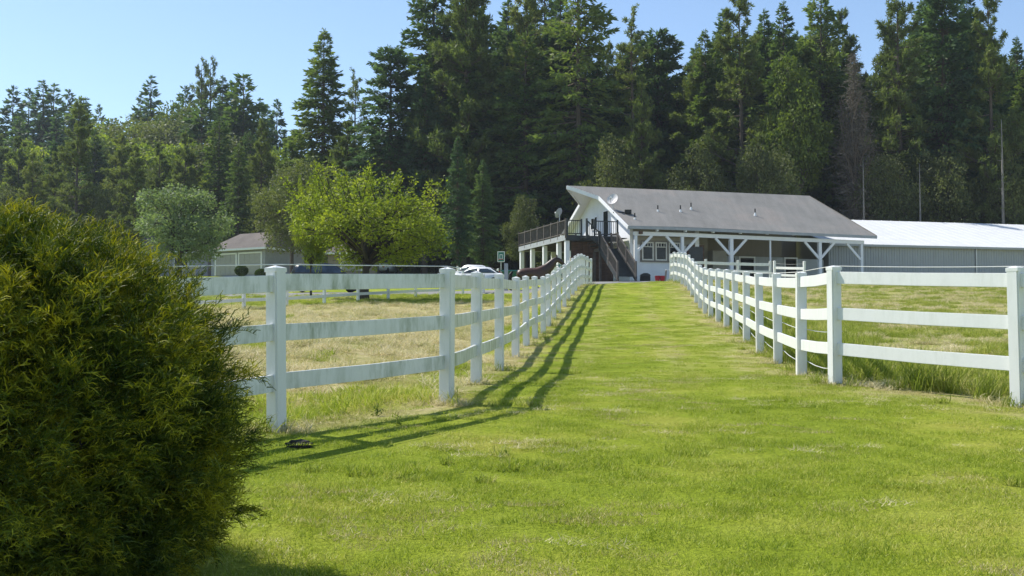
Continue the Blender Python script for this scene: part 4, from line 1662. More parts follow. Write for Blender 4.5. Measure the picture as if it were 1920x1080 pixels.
add_decid('willow', 35, 9.6, 4.6, 15000, .22, 'willow', lobes=34, low=.1, tmat='barkdark', lobe_r=(.16, .28), hollow=.5)
add_decid('fruit', 36, 6.7, 4.05, 21000, .14, 'brightleaf', lobes=46, low=.24, tmat='barkdark', tr_r=.27, top_spikes=26, fork=.2, limb_r=.16, hollow=.3, lobe_r=(.13, .27), trunk_top=.5)
add_decid('shrubby', 37, 4, 2.6, 6000, .2, 'olive', lobes=14, low=.02)
add_decid('bare', 38, 26, 4.2, 3500, .30, 'twig', lobes=60, low=.18, lobe_r=(.1, .2), trunk_top=.95)
add_decid('maple_h', 41, 18, 5.6, 12000, .42, 'hillleaf', lobes=30, low=.1)
add_decid('maple_i', 42, 20, 5.0, 12000, .42, 'hillleaf', lobes=26, low=.12)
# the grey, nearly bare tree gets many thin twigs
rs_ = np.random.default_rng(5)
nt = 2600
tt = .2 + .78 * rs_.random(nt)
az = rs_.random(nt) * 6.283
LL = 4.6 * (1.05 - tt) ** .7 * (.3 + .8 * rs_.random(nt))
A_ = np.stack([0 * tt, 0 * tt, tt * 26], -1) + rs_.normal(size=(nt, 3)) * (.35 * LL)[:, None] * [1, 1, .4]
B_ = A_ + np.stack([np.cos(az) * LL, np.sin(az) * LL, LL * (-.1 + rs_.normal(size=nt) * .4)], -1) * .5
PROTO['bare'] = (join_mesh('crown', [limb_quads(A_, B_, .03 + 0 * tt, .012 + 0 * tt, 3), (lambda c: leaves(c, unit(rs_.normal(size=c.shape)), .3 + 0 * tt, .08 + 0 * tt, rs_))(B_)], M['twig']), PROTO['bare'][1], PROTO['bare'][2], 26)


def tree(kind, x, y, h, label, cat='tree', name='tree', group=None, wide=1.0, rz=None, zoff=0):
    c, t, b, H = PROTO[kind]
    z = gz(x, y) + zoff
    root = thing(name, (x, y, z), label, cat, group)
    s = h / H
    root.scale = (s * wide, s * wide, s)
    root.rotation_euler = (0, 0, random.uniform(0, 6.28) if rz is None else rz)
    for nm, me_ in (('crown', c), ('trunk', t), ('limbs', b)):
        if me_ is None: continue
        o = link(bpy.data.objects.new(nm, me_))
        o.parent = root
    return root


def tree_px(kind, px, topy, Y, label, **kw):
    x = PX(px, Y)
    x = (px - 960) / F * (Y * math.cos(PITCH) + 6 * math.sin(PITCH))
    zt_ = P(px, topy, Y).z
    return tree(kind, x, Y, zt_ - gz(x, Y), label, **kw)


# --- lone trees in front of the woods
tree_px('fruit', 690, 334, 53, 'bright yellow-green spreading tree with dark trunk in the left pasture', name='fruit_tree', wide=1.28, rz=.6)
tree_px('willow', 338, 331, 88, 'rounded pale blue-green tree in front of the garage house', name='willow_tree', wide=1.2, rz=1.0)
# upright shoot cluster at the bright tree's left is a sapling beside it
tree_px('fruit', 583, 345, 56, 'slim bright green sapling at the left edge of the spreading bright tree', name='sapling_tree', wide=.32)

# pale dead trunks at the edge of the wood
M['palebark'] = bark('pale_dead_wood', (.24, .22, .19))
_n = 34
_rs = np.random.default_rng(12)
_t = .25 + .7 * _rs.random(_n)
_a = _rs.random(_n) * 6.283
_A = np.stack([0 * _t, 0 * _t, _t * 14], -1)
_B = _A + np.stack([np.cos(_a), np.sin(_a), -.1 + .5 * _rs.random(_n)], -1) * (.15 + .45 * _rs.random(_n))[:, None]
_c = limb_quads(_A, _B, .018 + 0 * _t, .008 + 0 * _t, 3)
PROTO['snag'] = (join_mesh('crown', [_c], M['palebark']), trunk_obj_mesh('trunk', 14, .17, M['palebark'], seed=9), None, 14)
for px, ty, Y, lb in ((1621, 290, 103.5, 'thin pale dead trunk above the barn roof corner where the white metal roof begins'),
                      (1727, 300, 103, 'thin pale dead trunk standing behind the middle of the white metal roof'),
                      (1883, 215, 104, 'taller pale dead trunk near the right edge beside the ragged reddish pine')):
    tree_px('snag', px, ty, Y, lb, name='dead_tree')

# --- right-hand wood and its front rank, left to right
FR = [
    ('fir_a', 604, 56, 128, 1.05, 'fir_tree', 'tall full fir standing clear against the sky above the left houses'),
    ('pine_sparse', 664, 130, 138, .8, 'fir_tree', 'thin see-through conifer between the tall lone fir and the dark bushy fir'),
    ('fir_e', 731, 92, 118, 1.0, 'fir_tree', 'dark bushy blunt-topped fir with one branch jutting to the right'),
    ('fir_old', 812, -70, 122, 1.0, 'fir_tree', 'tall ragged fir first in the close rank right of the sky gap'),
    ('pine_c', 872, -60, 116, 1.0, 'pine_tree', 'tall olive-green conifer behind the bright spreading tree, broad from top to bottom'),
    ('fir_c', 890, -20, 124, .9, 'fir_tree', 'tall fir whose right side borders the first narrow sky slot'),
    ('fir_d', 953, 0, 126, 1.1, 'fir_tree', 'slender bluish fir between two sky slots above the deck'),
    ('pine_b', 988, -60, 118, .9, 'pine_tree', 'tall pine with bare lower trunk left of the hay hood'),
    ('fir_old', 1022, -60, 126, .9, 'fir_tree', 'tall shaggy fir just left of the barn hay hood'),
    ('fir_old', 1085, -110, 112, 1.05, 'fir_tree', 'big open-branched fir with straight dark trunk directly above the hay hood'),
    ('pine_sparse', 1186, 10, 114, 1.0, 'pine_tree', 'sparse pine with thin double-looking top above the roof dish'),
    ('fir_e', 1236, 62, 122, 1.1, 'fir_tree', 'dark round-topped fir left of the wide sky notch above the roof'),
    ('pine_c', 1205, 150, 106, .8, 'pine_tree', 'shorter light olive conifer above the left part of the barn roof'),
    ('fir_a', 1325, 58, 116, 1.05, 'fir_tree', 'pointed warm green fir right of the wide sky notch'),
    ('pine_a', 1390, -5, 112, 1.15, 'pine_tree', 'green pine with visible straight trunk above the middle of the roof'),
    ('fir_b', 1438, 20, 120, 1.15, 'fir_tree', 'dark blue-green fir above the roof, right of the middle pine'),
    ('fir_a', 1474, 5, 116, 1.0, 'fir_tree', 'tall slim fir rising just left of the large-leaved broadleaf tree'),
    ('fir_d', 1360, 20, 124, 1.0, 'fir_tree', 'slim dark fir between the warm green fir and the straight-trunked green pine'),
    ('pine_c', 1585, 30, 122, .85, 'pine_tree', 'olive conifer rising behind the grey twiggy tree'),
    ('fir_a', 1735, 0, 120, .9, 'fir_tree', 'slim fir between the leaning-trunk pine and the massive dark fir'),
    ('fir_d', 1052, -40, 120, .95, 'fir_tree', 'slim fir between the shaggy fir and the big open-branched fir'),
    ('pine_a', 1140, 90, 120, .85, 'pine_tree', 'lower pine in the sky notch right of the big open-branched fir'),
    ('fir_b', 1822, -10, 122, .95, 'fir_tree', 'slim dark fir between the massive dark fir and the ragged reddish pine'),
    ('maple_b', 1500, 70, 108, .72, 'maple_tree', 'broadleaf tree with large pale leaves above the right end of the roof'),
    ('fir_c', 1545, -10, 118, 1.1, 'fir_tree', 'fir behind the pale broadleaf tree'),
    ('bare', 1606, 95, 106, 1.0, 'bare_tree', 'grey half-bare twiggy tree above the roof corner'),
    ('pine_b', 1690, -30, 110, 1.0, 'pine_tree', 'pine with dark leaning trunk right of the grey twiggy tree'),
    ('fir_e', 1775, -30, 112, 1.05, 'fir_tree', 'massive dark dense fir above the white metal roof'),
    ('pine_a', 1862, -10, 108, .9, 'pine_tree', 'ragged pine with long bare reddish trunk near the right edge'),
    ('fir_b', 1915, 70, 118, .9, 'fir_tree', 'dark fir cut by the right edge of the view'),
    ('oak_b', 985, 345, 106, .8, 'oak_tree', 'low leafy tree in shade behind the deck'),
    ('oak_b', 1150, 215, 106, .7, 'maple_tree', 'low leafy tree lit yellow-green just behind the hay hood'),
    ('oak_b', 1300, 240, 103, .8, 'oak_tree', 'lower olive broadleaf tree behind the roof vents'),
    ('oak_a', 1430, 255, 102, .7, 'oak_tree', 'lower broadleaf tree behind the right half of the barn roof'),
    ('oak_a', 1668, 270, 106, .75, 'oak_tree', 'lower leafy tree behind the barn corner and the white metal roof'),
    ('oak_a', 1765, 265, 108, .8, 'oak_tree', 'lower dark leafy tree behind the white roof, left of the long bare trunk'),
    ('oak_b', 1900, 230, 106, .8, 'oak_tree', 'lower leafy tree behind the white roof at the right edge'),
    ('fir_b', 858, 255, 96, 1.0, 'fir_tree', 'dark shaded conical evergreen right behind the bright spreading tree'),
    ('fir_b', 905, 300, 98, 1.2, 'fir_tree', 'smaller dark shaded evergreen between the bright tree and the deck'),
]
for kd, px, ty, Y, wd, nm, lb in FR:
    tree_px(kd, px, ty, Y, lb, name=('oak_tree' if kd[:3] == 'oak' else nm), wide=wd * (.84 if kd[:3] in ('fir', 'pin') and 780 < px else 1))
# --- middle ground on the left
ML = [
    ('oak_a', 548, 285, 101, .95, 'oak_tree', 'dark olive spreading oak over the garage roof, between pale willow and bright tree'),
    ('oak_b', 590, 290, 126, 1.0, 'oak_tree', 'olive broadleaf tree just behind the slim bright sapling'),
    ('pine_c', 650, 235, 120, 1.0, 'pine_tree', 'olive conifer below the thin see-through conifer'),
    ('pine_a', 488, 230, 128, .9, 'pine_tree', 'green-brown pine with visible trunk behind the dark olive oak'),
    ('pine_a', 142, 198, 125, .95, 'pine_tree', 'tall pine with dark straight trunk standing behind the shrub top'),
    ('pine_b', 57, 290, 122, 1.15, 'pine_tree', 'brownish twiggy pine left of the tall straight-trunked pine'),
    ('pine_c', 250, 280, 120, .9, 'pine_tree', 'olive conifer left of the pale willow'),
    ('pine_a', 296, 275, 128, .9, 'pine_tree', 'olive pine directly behind the pale willow'),
    ('fir_c', 408, 220, 136, .9, 'fir_tree', 'dense dark green fir above the pale willow'),
    ('oak_b', 15, 330, 122, .8, 'oak_tree', 'low dark broadleaf tree at the left edge behind the shrub'),
    ('oak_a', 200, 335, 125, .75, 'oak_tree', 'low olive tree behind the shrub, left of the pale willow'),
    ('fir_c', 545, 250, 130, .9, 'fir_tree', 'dull green fir left of the tall lone fir base'),
    ('pine_c', 345, 255, 135, .9, 'pine_tree', 'grey-green conifer above the left dome of the pale willow'),
    ('pine_c', 100, 290, 132, .9, 'pine_tree', 'grey-green conifer between the two straight trunks at the far left'),
    ('fir_c', 445, 270, 125, .8, 'fir_tree', 'dull fir between the pale willow and the dark olive oak'),
]
for kd, px, ty, Y, wd, nm, lb in ML:
    tree_px(kd, px, ty, Y, lb, name=nm, wide=wd)
# --- hill behind on the left: the skyline
HL = [
    ('fir_far', 17, 163, 235, 1, 'dark fir on the skyline at the far left edge'),
    ('fir_far', 47, 168, 240, .9, 'small dark fir tip second from the left on the skyline'),
    ('fir_far', 74, 153, 232, 1, 'pointed dark fir, left one of the tallest skyline pair at far left'),
    ('fir_far', 94, 160, 236, 1, 'pointed dark fir, right one of the tallest skyline pair at far left'),
    ('fir_far', 123, 170, 240, .9, 'dark fir on the skyline above the tall straight-trunked pine'),
    ('fir_far2', 143, 184, 228, 1, 'green fir tip just right of the straight-trunked pine'),
    ('fir_far', 154, 186, 238, .8, 'dark narrow fir at the left lip of the low skyline dip'),
    ('fir_far', 180, 198, 250, .7, 'thin snag-like fir in the lowest dip of the skyline'),
    ('fir_far', 277, 145, 225, .9, 'layered pointed fir rising alone left of the sparse pines'),
    ('fir_far', 258, 180, 230, .9, 'dark round-shouldered fir left of the layered pointed fir'),
    ('fir_far2', 343, 163, 220, .8, 'small fir between the leafy knoll and the sparse pines'),
    ('pine_sparse', 373, 108, 185, .8, 'left of the two sparse lanky pines breaking the skyline'),
    ('pine_sparse', 390, 106, 188, .8, 'right of the two sparse lanky pines breaking the skyline'),
    ('fir_d', 413, 143, 180, .8, 'slim dark fir right of the sparse lanky pines'),
    ('fir_far2', 430, 156, 190, .9, 'dark blunt fir between the slim fir and the green pointed fir'),
    ('fir_far2', 453, 143, 178, 1, 'green pointed fir with drooping top right of the sparse pines'),
    ('fir_far', 483, 187, 205, .9, 'dark fir on the falling skyline, first left of the sky gap'),
    ('fir_far', 498, 199, 200, .8, 'small dark fir low on the skyline beside the sky gap'),
    ('fir_far', 516, 188, 208, .8, 'separate pointed fir closest to the sky gap left of the lone fir'),
]
for kd, px, ty, Y, wd, lb in HL:
    tree_px(kd, px, ty, Y, lb, name='fir_tree' if 'pine' not in lb[:22] and 'lanky' not in lb[:34] else 'pine_tree', wide=wd)
HD = [
    ('maple_h', 228, 186, 205, 1.1, 'round leafy tree on the hill, highest of the green domes left of the layered fir'),
    ('maple_h', 240, 218, 190, 1.4, 'bright green leafy dome on the hill below the low skyline dip'),
    ('maple_a', 308, 168, 205, 1.0, 'leafy tree forming the knoll right of the layered pointed fir'),
    ('oak_a', 285, 195, 195, 1.2, 'dull green round tree under the layered pointed fir'),
    ('maple_i', 340, 245, 165, .9, 'yellow-green leafy crown below the skyline knoll'),
    ('maple_h', 305, 235, 172, 1.1, 'green dome left of the yellow-green hill crown'),
    ('maple_i', 45, 245, 170, .8, 'pale green leafy clump among dark firs at the far left'),
    ('maple_h', 510, 235, 165, .8, 'light green round tree at the foot of the sky gap'),
    ('maple_a', 175, 235, 185, 1.0, 'green leafy tree right of the straight-trunked pine'),
    ('oak_b', 430, 210, 165, 1.1, 'dull leafy tree below the blunt dark firs'),
    ('fir_far2', 205, 225, 198, 1.0, 'dark fir poking between the hill domes'),
    ('fir_far', 30, 220, 190, 1.1, 'dark blue fir below the far left skyline'),
    ('fir_far', 100, 215, 190, 1.1, 'dark blue fir below the tallest skyline pair'),
    ('fir_far2', 375, 190, 172, 1.2, 'dark dense fir at the foot of the sparse lanky pines'),
    ('maple_i', 355, 290, 145, .9, 'yellowish leafy tree lit behind the pale willow'),
]
for kd, px, ty, Y, wd, lb in HD:
    tree_px(kd, px, ty, Y, lb, name={'m': 'maple_tree', 'o': 'oak_tree', 'f': 'fir_tree'}[kd[0]], wide=wd)


# ------------------------------------------------------------------ scattering of stuff (geometry nodes)
def scatter(name, pts, protos, label, scl=(.8, 1.25), idx=None, tilt=0.0, xyscale=None, seed=0, kindv='stuff'):
    rs = np.random.default_rng(seed)
    n = len(pts)
    me_ = bpy.data.meshes.new(name)
    me_.vertices.add(n)
    me_.vertices.foreach_set('co', np.asarray(pts, np.float32).ravel())
    for nm, typ, val in (('idx', 'INT', (rs.integers(0, len(protos), n) if idx is None else idx).astype(np.int32)),
                         ('sc', 'FLOAT', rs.uniform(scl[0], scl[1], n).astype(np.float32) if not isinstance(scl, np.ndarray) else scl.astype(np.float32))):
        at = me_.attributes.new(nm, typ, 'POINT')
        at.data.foreach_set('value', val)
    rot = np.stack([rs.normal(size=n) * tilt, rs.normal(size=n) * tilt, rs.random(n) * 6.283], -1).astype(np.float32)
    at = me_.attributes.new('rot', 'FLOAT_VECTOR', 'POINT')
    at.data.foreach_set('vector', rot.ravel())
    me_.update()
    coll = bpy.data.collections.new(name + '_pieces')
    for i, p in enumerate(protos):
        o = bpy.data.objects.new('%s_%02d' % (name, i), p)
        coll.objects.link(o)
    ob = link(bpy.data.objects.new(name, me_))
    ng = bpy.data.node_groups.new(name, 'GeometryNodeTree')
    ng.interface.new_socket('Geometry', in_out='INPUT', socket_type='NodeSocketGeometry')
    ng.interface.new_socket('Geometry', in_out='OUTPUT', socket_type='NodeSocketGeometry')
    N = ng.nodes
    gi, go = N.new('NodeGroupInput'), N.new('NodeGroupOutput')
    ip = N.new('GeometryNodeInstanceOnPoints')
    ci = N.new('GeometryNodeCollectionInfo')
    ci.inputs['Collection'].default_value = coll
    ci.inputs['Separate Children'].default_value = True
    ci.inputs['Reset Children'].default_value = True

    def na(nm, typ):
        a = N.new('GeometryNodeInputNamedAttribute')
        a.data_type = typ
        a.inputs[0].default_value = nm
        return a.outputs[0]
    L = ng.links.new
    mp = N.new('GeometryNodeMeshToPoints')
    L(gi.outputs[0], mp.inputs[0])
    L(mp.outputs[0], ip.inputs['Points'])
    L(ci.outputs[0], ip.inputs['Instance'])
    ip.inputs['Pick Instance'].default_value = True
    L(na('idx', 'INT'), ip.inputs['Instance Index'])
    L(na('rot', 'FLOAT_VECTOR'), ip.inputs['Rotation'])
    L(na('sc', 'FLOAT'), ip.inputs['Scale'])
    L(ip.outputs[0], go.inputs[0])
    md = ob.modifiers.new('scatter', 'NODES')
    md.node_group = ng
    return tag(ob, label, None, None, kindv)


# backing wood: one mass of trees behind the ones that stand out
def whole(kind):
    c, t, b, H = PROTO[kind]
    me_ = bpy.data.meshes.new(kind)
    bm = bmesh.new()
    mats = []
    for m_ in (c, b, t):
        k = len(bm.faces)
        bm.from_mesh(m_)
        bm.faces.ensure_lookup_table()
        if m_.materials[0] not in mats: mats.append(m_.materials[0])
        mi = mats.index(m_.materials[0])
        for f in bm.faces[k:]: f.material_index = mi
    bm.to_mesh(me_)
    bm.free()
    for m_ in mats: me_.materials.append(m_)
    return me_


wk = ['fir_a', 'fir_b', 'fir_c', 'fir_d', 'pine_c', 'oak_b', 'maple_b', 'fir_e']
wp = [whole(k) for k in wk]
wh = np.array([PROTO[k][3] for k in wk])
rs_ = np.random.default_rng(3)
pts, ids, scs = [], [], []
# skyline limit as pixel height by column so the mass stays below the named trees' tips
SKY = np.array([(-900, 170), (0, 205), (60, 205), (130, 212), (180, 228), (230, 222), (300, 200), (370, 192), (450, 195), (500, 228), (540, 258), (600, 256), (660, 235), (720, 190), (780, 110),
                (820, 20), (880, 10), (912, 50), (928, 120), (945, 50), (1060, 10), (1115, 60), (1145, 115), (1180, 70), (1240, 80), (1262, 110), (1278, 150), (1298, 90), (1330, 55), (1420, 45), (1480, 30), (1590, 50), (1628, 105), (1660, 60), (1800, 10), (1880, 60), (1905, 100), (2100, 40), (2900, 40)])
for Y, step, jit in ((117, 4.4, 2.5), (123, 3.6, 2.5), (130, 3.8, 3), (138, 4.2, 3), (147, 5.5, 4), (160, 6.5, 5)):
    for x in np.arange(-8, 140, step):
        xx, yy = x + rs_.uniform(-jit, jit) * .5, Y + rs_.uniform(-3, 3)
        px = 960 + xx * F / yy
        if px < 700: continue
        ty = np.interp(px, SKY[:, 0], SKY[:, 1]) + rs_.uniform(5, 60)
        h = P(px, ty, yy).z - gz(xx, yy)
        k = rs_.choice(8, p=[.2, .2, .16, .12, .14, .06, .06, .06])
        pts.append((xx, yy, gz(xx, yy)))
        ids.append(k)
        scs.append(h / wh[k])
for Y, step in ((140, 6), (152, 6), (165, 6), (180, 6.5), (196, 7), (212, 7.5), (230, 8), (248, 9)):
    for x in np.arange(-190, 5, step):
        xx, yy = x + rs_.uniform(-3, 3), Y + rs_.uniform(-5, 5)
        px = 960 + xx * F / yy
        if px > 760: continue
        ty = np.interp(px, SKY[:, 0], SKY[:, 1]) + rs_.uniform(8, 60)
        h = P(px, ty, yy).z - gz(xx, yy)
        h = min(h, rs_.uniform(13, 24))
        if h < 4: continue
        k = rs_.choice(8, p=[.16, .16, .12, .06, .12, .16, .18, .04])
        pts.append((xx, yy, gz(xx, yy)))
        ids.append(k)
        scs.append(h / wh[k])
scatter('woodland', pts, wp, 'dense dark mixed wood filling in behind the trees that stand out', np.array(scs), np.array(ids), seed=4)
# undergrowth at the wood's edge
pts = []
for x in np.arange(-70, 70, 1.6):
    for Y in (103, 108, 114, 121):
        xx, yy = x + rs_.uniform(-1, 1), Y + rs_.uniform(-2, 2)
        if -44 < xx < -20 and yy < 125: continue
        if -24 < xx < 3 and yy < 119: continue
        pts.append((xx, yy, gz(xx, yy) - .2))
scatter('undergrowth', pts, [whole('shrubby')], 'shaded bushes and brambles along the foot of the wood', (.6, 1.5), seed=5)


# topiary balls by the garage
def ball(px, Y, r, label, stem=False):
    rs = np.random.default_rng(int(px))
    x = PX(px, Y)
    gp = gz(x, Y)
    root = thing('topiary_shrub', (x, Y, gp), label, 'shrub')
    n = 2600
    u = unit(rs.normal(size=(n, 3)))
    C = u * (r * (.85 + .15 * rs.random(n)))[:, None] * [1, 1, .8] + [0, 0, (r * 1.3 if stem else r * .8)]
    D = unit(u + rs.normal(size=(n, 3)) * .8)
    lv = leaves(C, D, np.full(n, .12), np.full(n, .07), rs)
    o = link(bpy.data.objects.new('foliage', join_mesh('foliage', [lv], M['topiary'])))
    o.parent = root
    MB().tube([(0, 0, -.2), (0, 0, r * 1.2)], [.07, .05], 7).build('stem', M['barkdark'], root, shift=False)


ball(452, 98, .55, 'dark rounded shrub before the garage doors, left of the pair', True)
ball(489, 98, .52, 'light green clipped ball shrub, right of the pair before the garage')

# ------------------------------------------------------------------ golden threadleaf shrub in the foreground
def sprig(seed, n=7, Ls=.105):
    """a drooping spray: a stem with thin thread-like side shoots"""
    rs = np.random.default_rng(seed)
    V, Fc = [], []

    def ribbon(pts, w, nrm):
        k = len(pts)
        pts = np.array(pts)
        d = unit(np.gradient(pts, axis=0))
        s = unit(np.cross(d, nrm)) * (np.linspace(w, w * .35, k) / 2)[:, None]
        o = sum(len(v) for v in V)
        V.append(np.concatenate([pts - s, pts + s]))
        i = np.arange(k - 1)
        Fc.append(np.stack([i, i + 1, i + 1 + k, i + k], -1) + o)
    st = [np.array([Ls * t * .9, .12 * Ls * math.sin(3 * t), Ls * (.35 * t - .55 * t * t)]) for t in np.linspace(0, 1, 4)]
    ribbon(st, .0034, unit(rs.normal(size=3)))
    for k in range(n):
        t = .15 + .85 * k / n
        p = np.array([Ls * t * .9, .12 * Ls * math.sin(3 * t), Ls * (.35 * t - .55 * t * t)])
        s = 1 if k % 2 else -1
        d = unit(np.array([.9, s * rs.uniform(.35, 1.0), rs.uniform(-.1, .5)]))
        l = Ls * rs.uniform(.35, .62) * (1.1 - .5 * t)
        ribbon([p, p + d * l * .5 + [0, 0, .004], p + d * l + [0, 0, -.16 * l]], .0044, unit(rs.normal(size=3) + [0, 0, .6]))
    return np.concatenate(V), np.concatenate(Fc)


def shrub():
    rs = np.random.default_rng(77)
    cx, cy_ = -2.2, 4.78
    gp = gz(cx, cy_)
    root = thing('cypress_shrub', (cx, cy_, gp), 'large golden-green mounded cypress shrub filling the lower left foreground', 'shrub')
    sp = [sprig(s) for s in range(10)]
    prof_z = np.array([0, .12, .30, .55, .8, .97, 1.2, 1.38, 1.48, 1.55, 1.57])
    prof_r = np.array([.62, .80, .92, 1.0, 1.02, .98, .86, .66, .46, .22, .03]) * .88
    prof_z = prof_z * .97

    def surf(th, z):
        r = np.interp(z, prof_z, prof_r)
        return r * (1 + .07 * np.sin(th * 5 + z * 4) + .055 * np.sin(th * 9 - z * 7 + 1) + .03 * np.sin(th * 17 + z * 13) * np.sin(z * 19 + th * 3))
    n = 46000
    th = rs.random(n) * 6.283
    zz = rs.random(n) ** .85 * 1.56
    depth = np.where(rs.random(n) < .72, rs.random(n) ** 1.5 * .16, rs.random(n) * .75)
    rr = surf(th, zz)
    rfull = np.maximum(rr - depth, .02)
    # tufts: displace in clumps
    cl = np.sin(th * 23 + zz * 17) + np.sin(th * 13 - zz * 29 + 2) + np.sin(th * 31 + zz * 37)
    rfull += (.05 * cl + .05 * np.sin(th * 11 + zz * 9) * np.sin(zz * 15 - th * 4)) * (depth < .16) + .02
    C = np.stack([np.cos(th) * rfull, np.sin(th) * rfull, zz + .03 * cl], -1)
    # outward normal of the profile
    dr = np.gradient(np.interp(np.linspace(0, 1.57, 60), prof_z, prof_r), 1.57 / 59)
    sl_ = np.interp(zz, np.linspace(0, 1.57, 60), dr)
    N = unit(np.stack([np.cos(th), np.sin(th), np.clip(-sl_, -1.2, 4)], -1))
    up = np.array([0, 0, 1.0])
    X = unit(N * .85 + rs.normal(size=(n, 3)) * .5 + up * .3)
    Z = unit(up - X * (X @ up)[:, None] + rs.normal(size=(n, 3)) * .25)
    Z = unit(Z - X * (X * Z).sum(-1, keepdims=True))
    Yv = np.cross(Z, X)
    S = rs.uniform(.7, 1.35, n)
    Vs, Fs = [], []
    o = 0
    for k in range(10):
        sel = np.arange(k, n, 10)
        v, f = sp[k]
        W_ = C[sel][:, None] + (v[None, :, 0:1] * X[sel][:, None] + v[None, :, 1:2] * Yv[sel][:, None] + v[None, :, 2:3] * Z[sel][:, None]) * S[sel][:, None, None]
        m_ = len(sel)
        Vs.append(W_.reshape(-1, 3))
        Fs.append((f[None] + (np.arange(m_) * len(v))[:, None, None]).reshape(-1, 4) + o)
        o += m_ * len(v)
    me_ = np_mesh('foliage', np.concatenate(Vs), np.concatenate(Fs), M['cypress'])
    fo = link(bpy.data.objects.new('foliage', me_))
    fo.parent = root
    # woody skeleton
    A, B, ra, rb = [], [], [], []
    for k in range(60):
        a = rs.random() * 6.283
        z1 = rs.uniform(.08, 1.25)
        r1 = float(surf(a, z1)) * rs.uniform(.75, .98)
        p0 = np.array([rs.normal() * .1, rs.normal() * .1, rs.uniform(.0, .3)])
        p2 = np.array([math.cos(a) * r1, math.sin(a) * r1, z1])
        p1 = p0 * .5 + p2 * .5 + np.array([0, 0, .1])
        A += [p0, p1]; B += [p1, p2]; ra += [.022, .012]; rb += [.012, .004]
        for q in range(5):
            e = p1 + (p2 - p1) * rs.random() + rs.normal(size=3) * .1
            A.append(p1 + (p2 - p1) * rs.random()); B.append(e); ra.append(.006); rb.append(.002)
    A.append(np.array([0, 0, -.2])); B.append(np.array([0, 0, .5])); ra.append(.08); rb.append(.05)
    A, B = np.array(A), np.array(B)
    A[:, 2] = np.maximum(A[:, 2], -.2); B[:, 2] = np.maximum(B[:, 2], .02)
    br = link(bpy.data.objects.new('stems', join_mesh('stems', [limb_quads(A, B, np.array(ra), np.array(rb), 5)], M['barkdark'])))
    br.parent = root
    return root


shrub()


# ------------------------------------------------------------------ grass
def lawn_patch(seed, rad, n, h, w, mat, lean=.5, seg=1):
    rs = np.random.default_rng(seed)
    a = rs.random(n) * 6.283
    r = rad * rs.random(n) ** .5
    C = np.stack([np.cos(a) * r, np.sin(a) * r, 0 * r - .004], -1)
    hh = rs.uniform(h[0], h[1], n)
    d = rs.normal(size=(n, 3)) * lean
    d[:, 2] = 1
    d = unit(d)
    az = rs.random(n) * 6.283
    s = np.stack([np.cos(az), np.sin(az), 0 * az], -1) * (w * (.6 + .8 * rs.random(n)) / 2)[:, None]
    rnd = rs.random(n)
    if seg == 1:
        tip = C + d * hh[:, None]
        V = np.stack([C - s, C + s, tip], 1).reshape(-1, 3)
        return np_mesh('blades', V, np.arange(3 * n).reshape(n, 3), mat, {'rnd': np.repeat(rnd, 3)})
    bend = rs.normal(size=(n, 3)) * lean
    bend[:, 2] = -.15
    m1 = C + d * (hh * .5)[:, None]
    m2 = m1 + unit(d + bend * .8) * (hh * .35)[:, None]
    m3 = m2 + unit(d + bend * 2.0) * (hh * .3)[:, None]
    V = np.stack([C - s, C + s, m1 + s * .85, m1 - s * .85, m2 + s * .6, m2 - s * .6, m3 + s * .1, m3 - s * .1], 1).reshape(-1, 3)
    q = np.array([[0, 1, 2, 3], [3, 2, 4, 5], [5, 4, 6, 7]])
    Fc = (np.arange(n)[:, None, None] * 8 + q[None]).reshape(-1, 4)
    return np_mesh('blades', V, Fc, mat, {'rnd': np.repeat(rnd, 8)})


def in_view(x, y, m=1.0):
    return np.abs(x) < .462 * y + m


def vn(x, y, cell, seed):
    g = np.random.default_rng(seed).random((128, 128))
    u, v = x / cell + 500, y / cell + 500
    i, j = np.floor(u).astype(int), np.floor(v).astype(int)
    a, b = u - i, v - j
    a, b = a * a * (3 - 2 * a), b * b * (3 - 2 * b)
    i %= 127; j %= 127
    return ((g[i, j] * (1 - a) + g[i + 1, j] * a) * (1 - b) + (g[i, j + 1] * (1 - a) + g[i + 1, j + 1] * a) * b - .5) * 3.4


def field(x0, x1, y0, y1, dens, seed):
    rs = np.random.default_rng(seed)
    n = int((x1 - x0) * (y1 - y0) * dens)
    x = rs.uniform(x0, x1, n)
    y = rs.uniform(y0, y1, n)
    k = in_view(x, y)
    return x[k], y[k], rs


def xy_sides(x, y):
    xl = np.interp(y, LXT[:, 0], LXT[:, 1])
    xl = np.where(y < 11.5, -.669 + (y - 11.5) * .618, xl)
    xr = np.interp(y, RXT[:, 0], RXT[:, 1])
    xr = np.where(y < 13.1, 3.77 + (13.1 - y) * .613, xr)
    return xl - x, x - xr


def P3(x, y): return np.stack([x, y, ground(x, y)], -1)


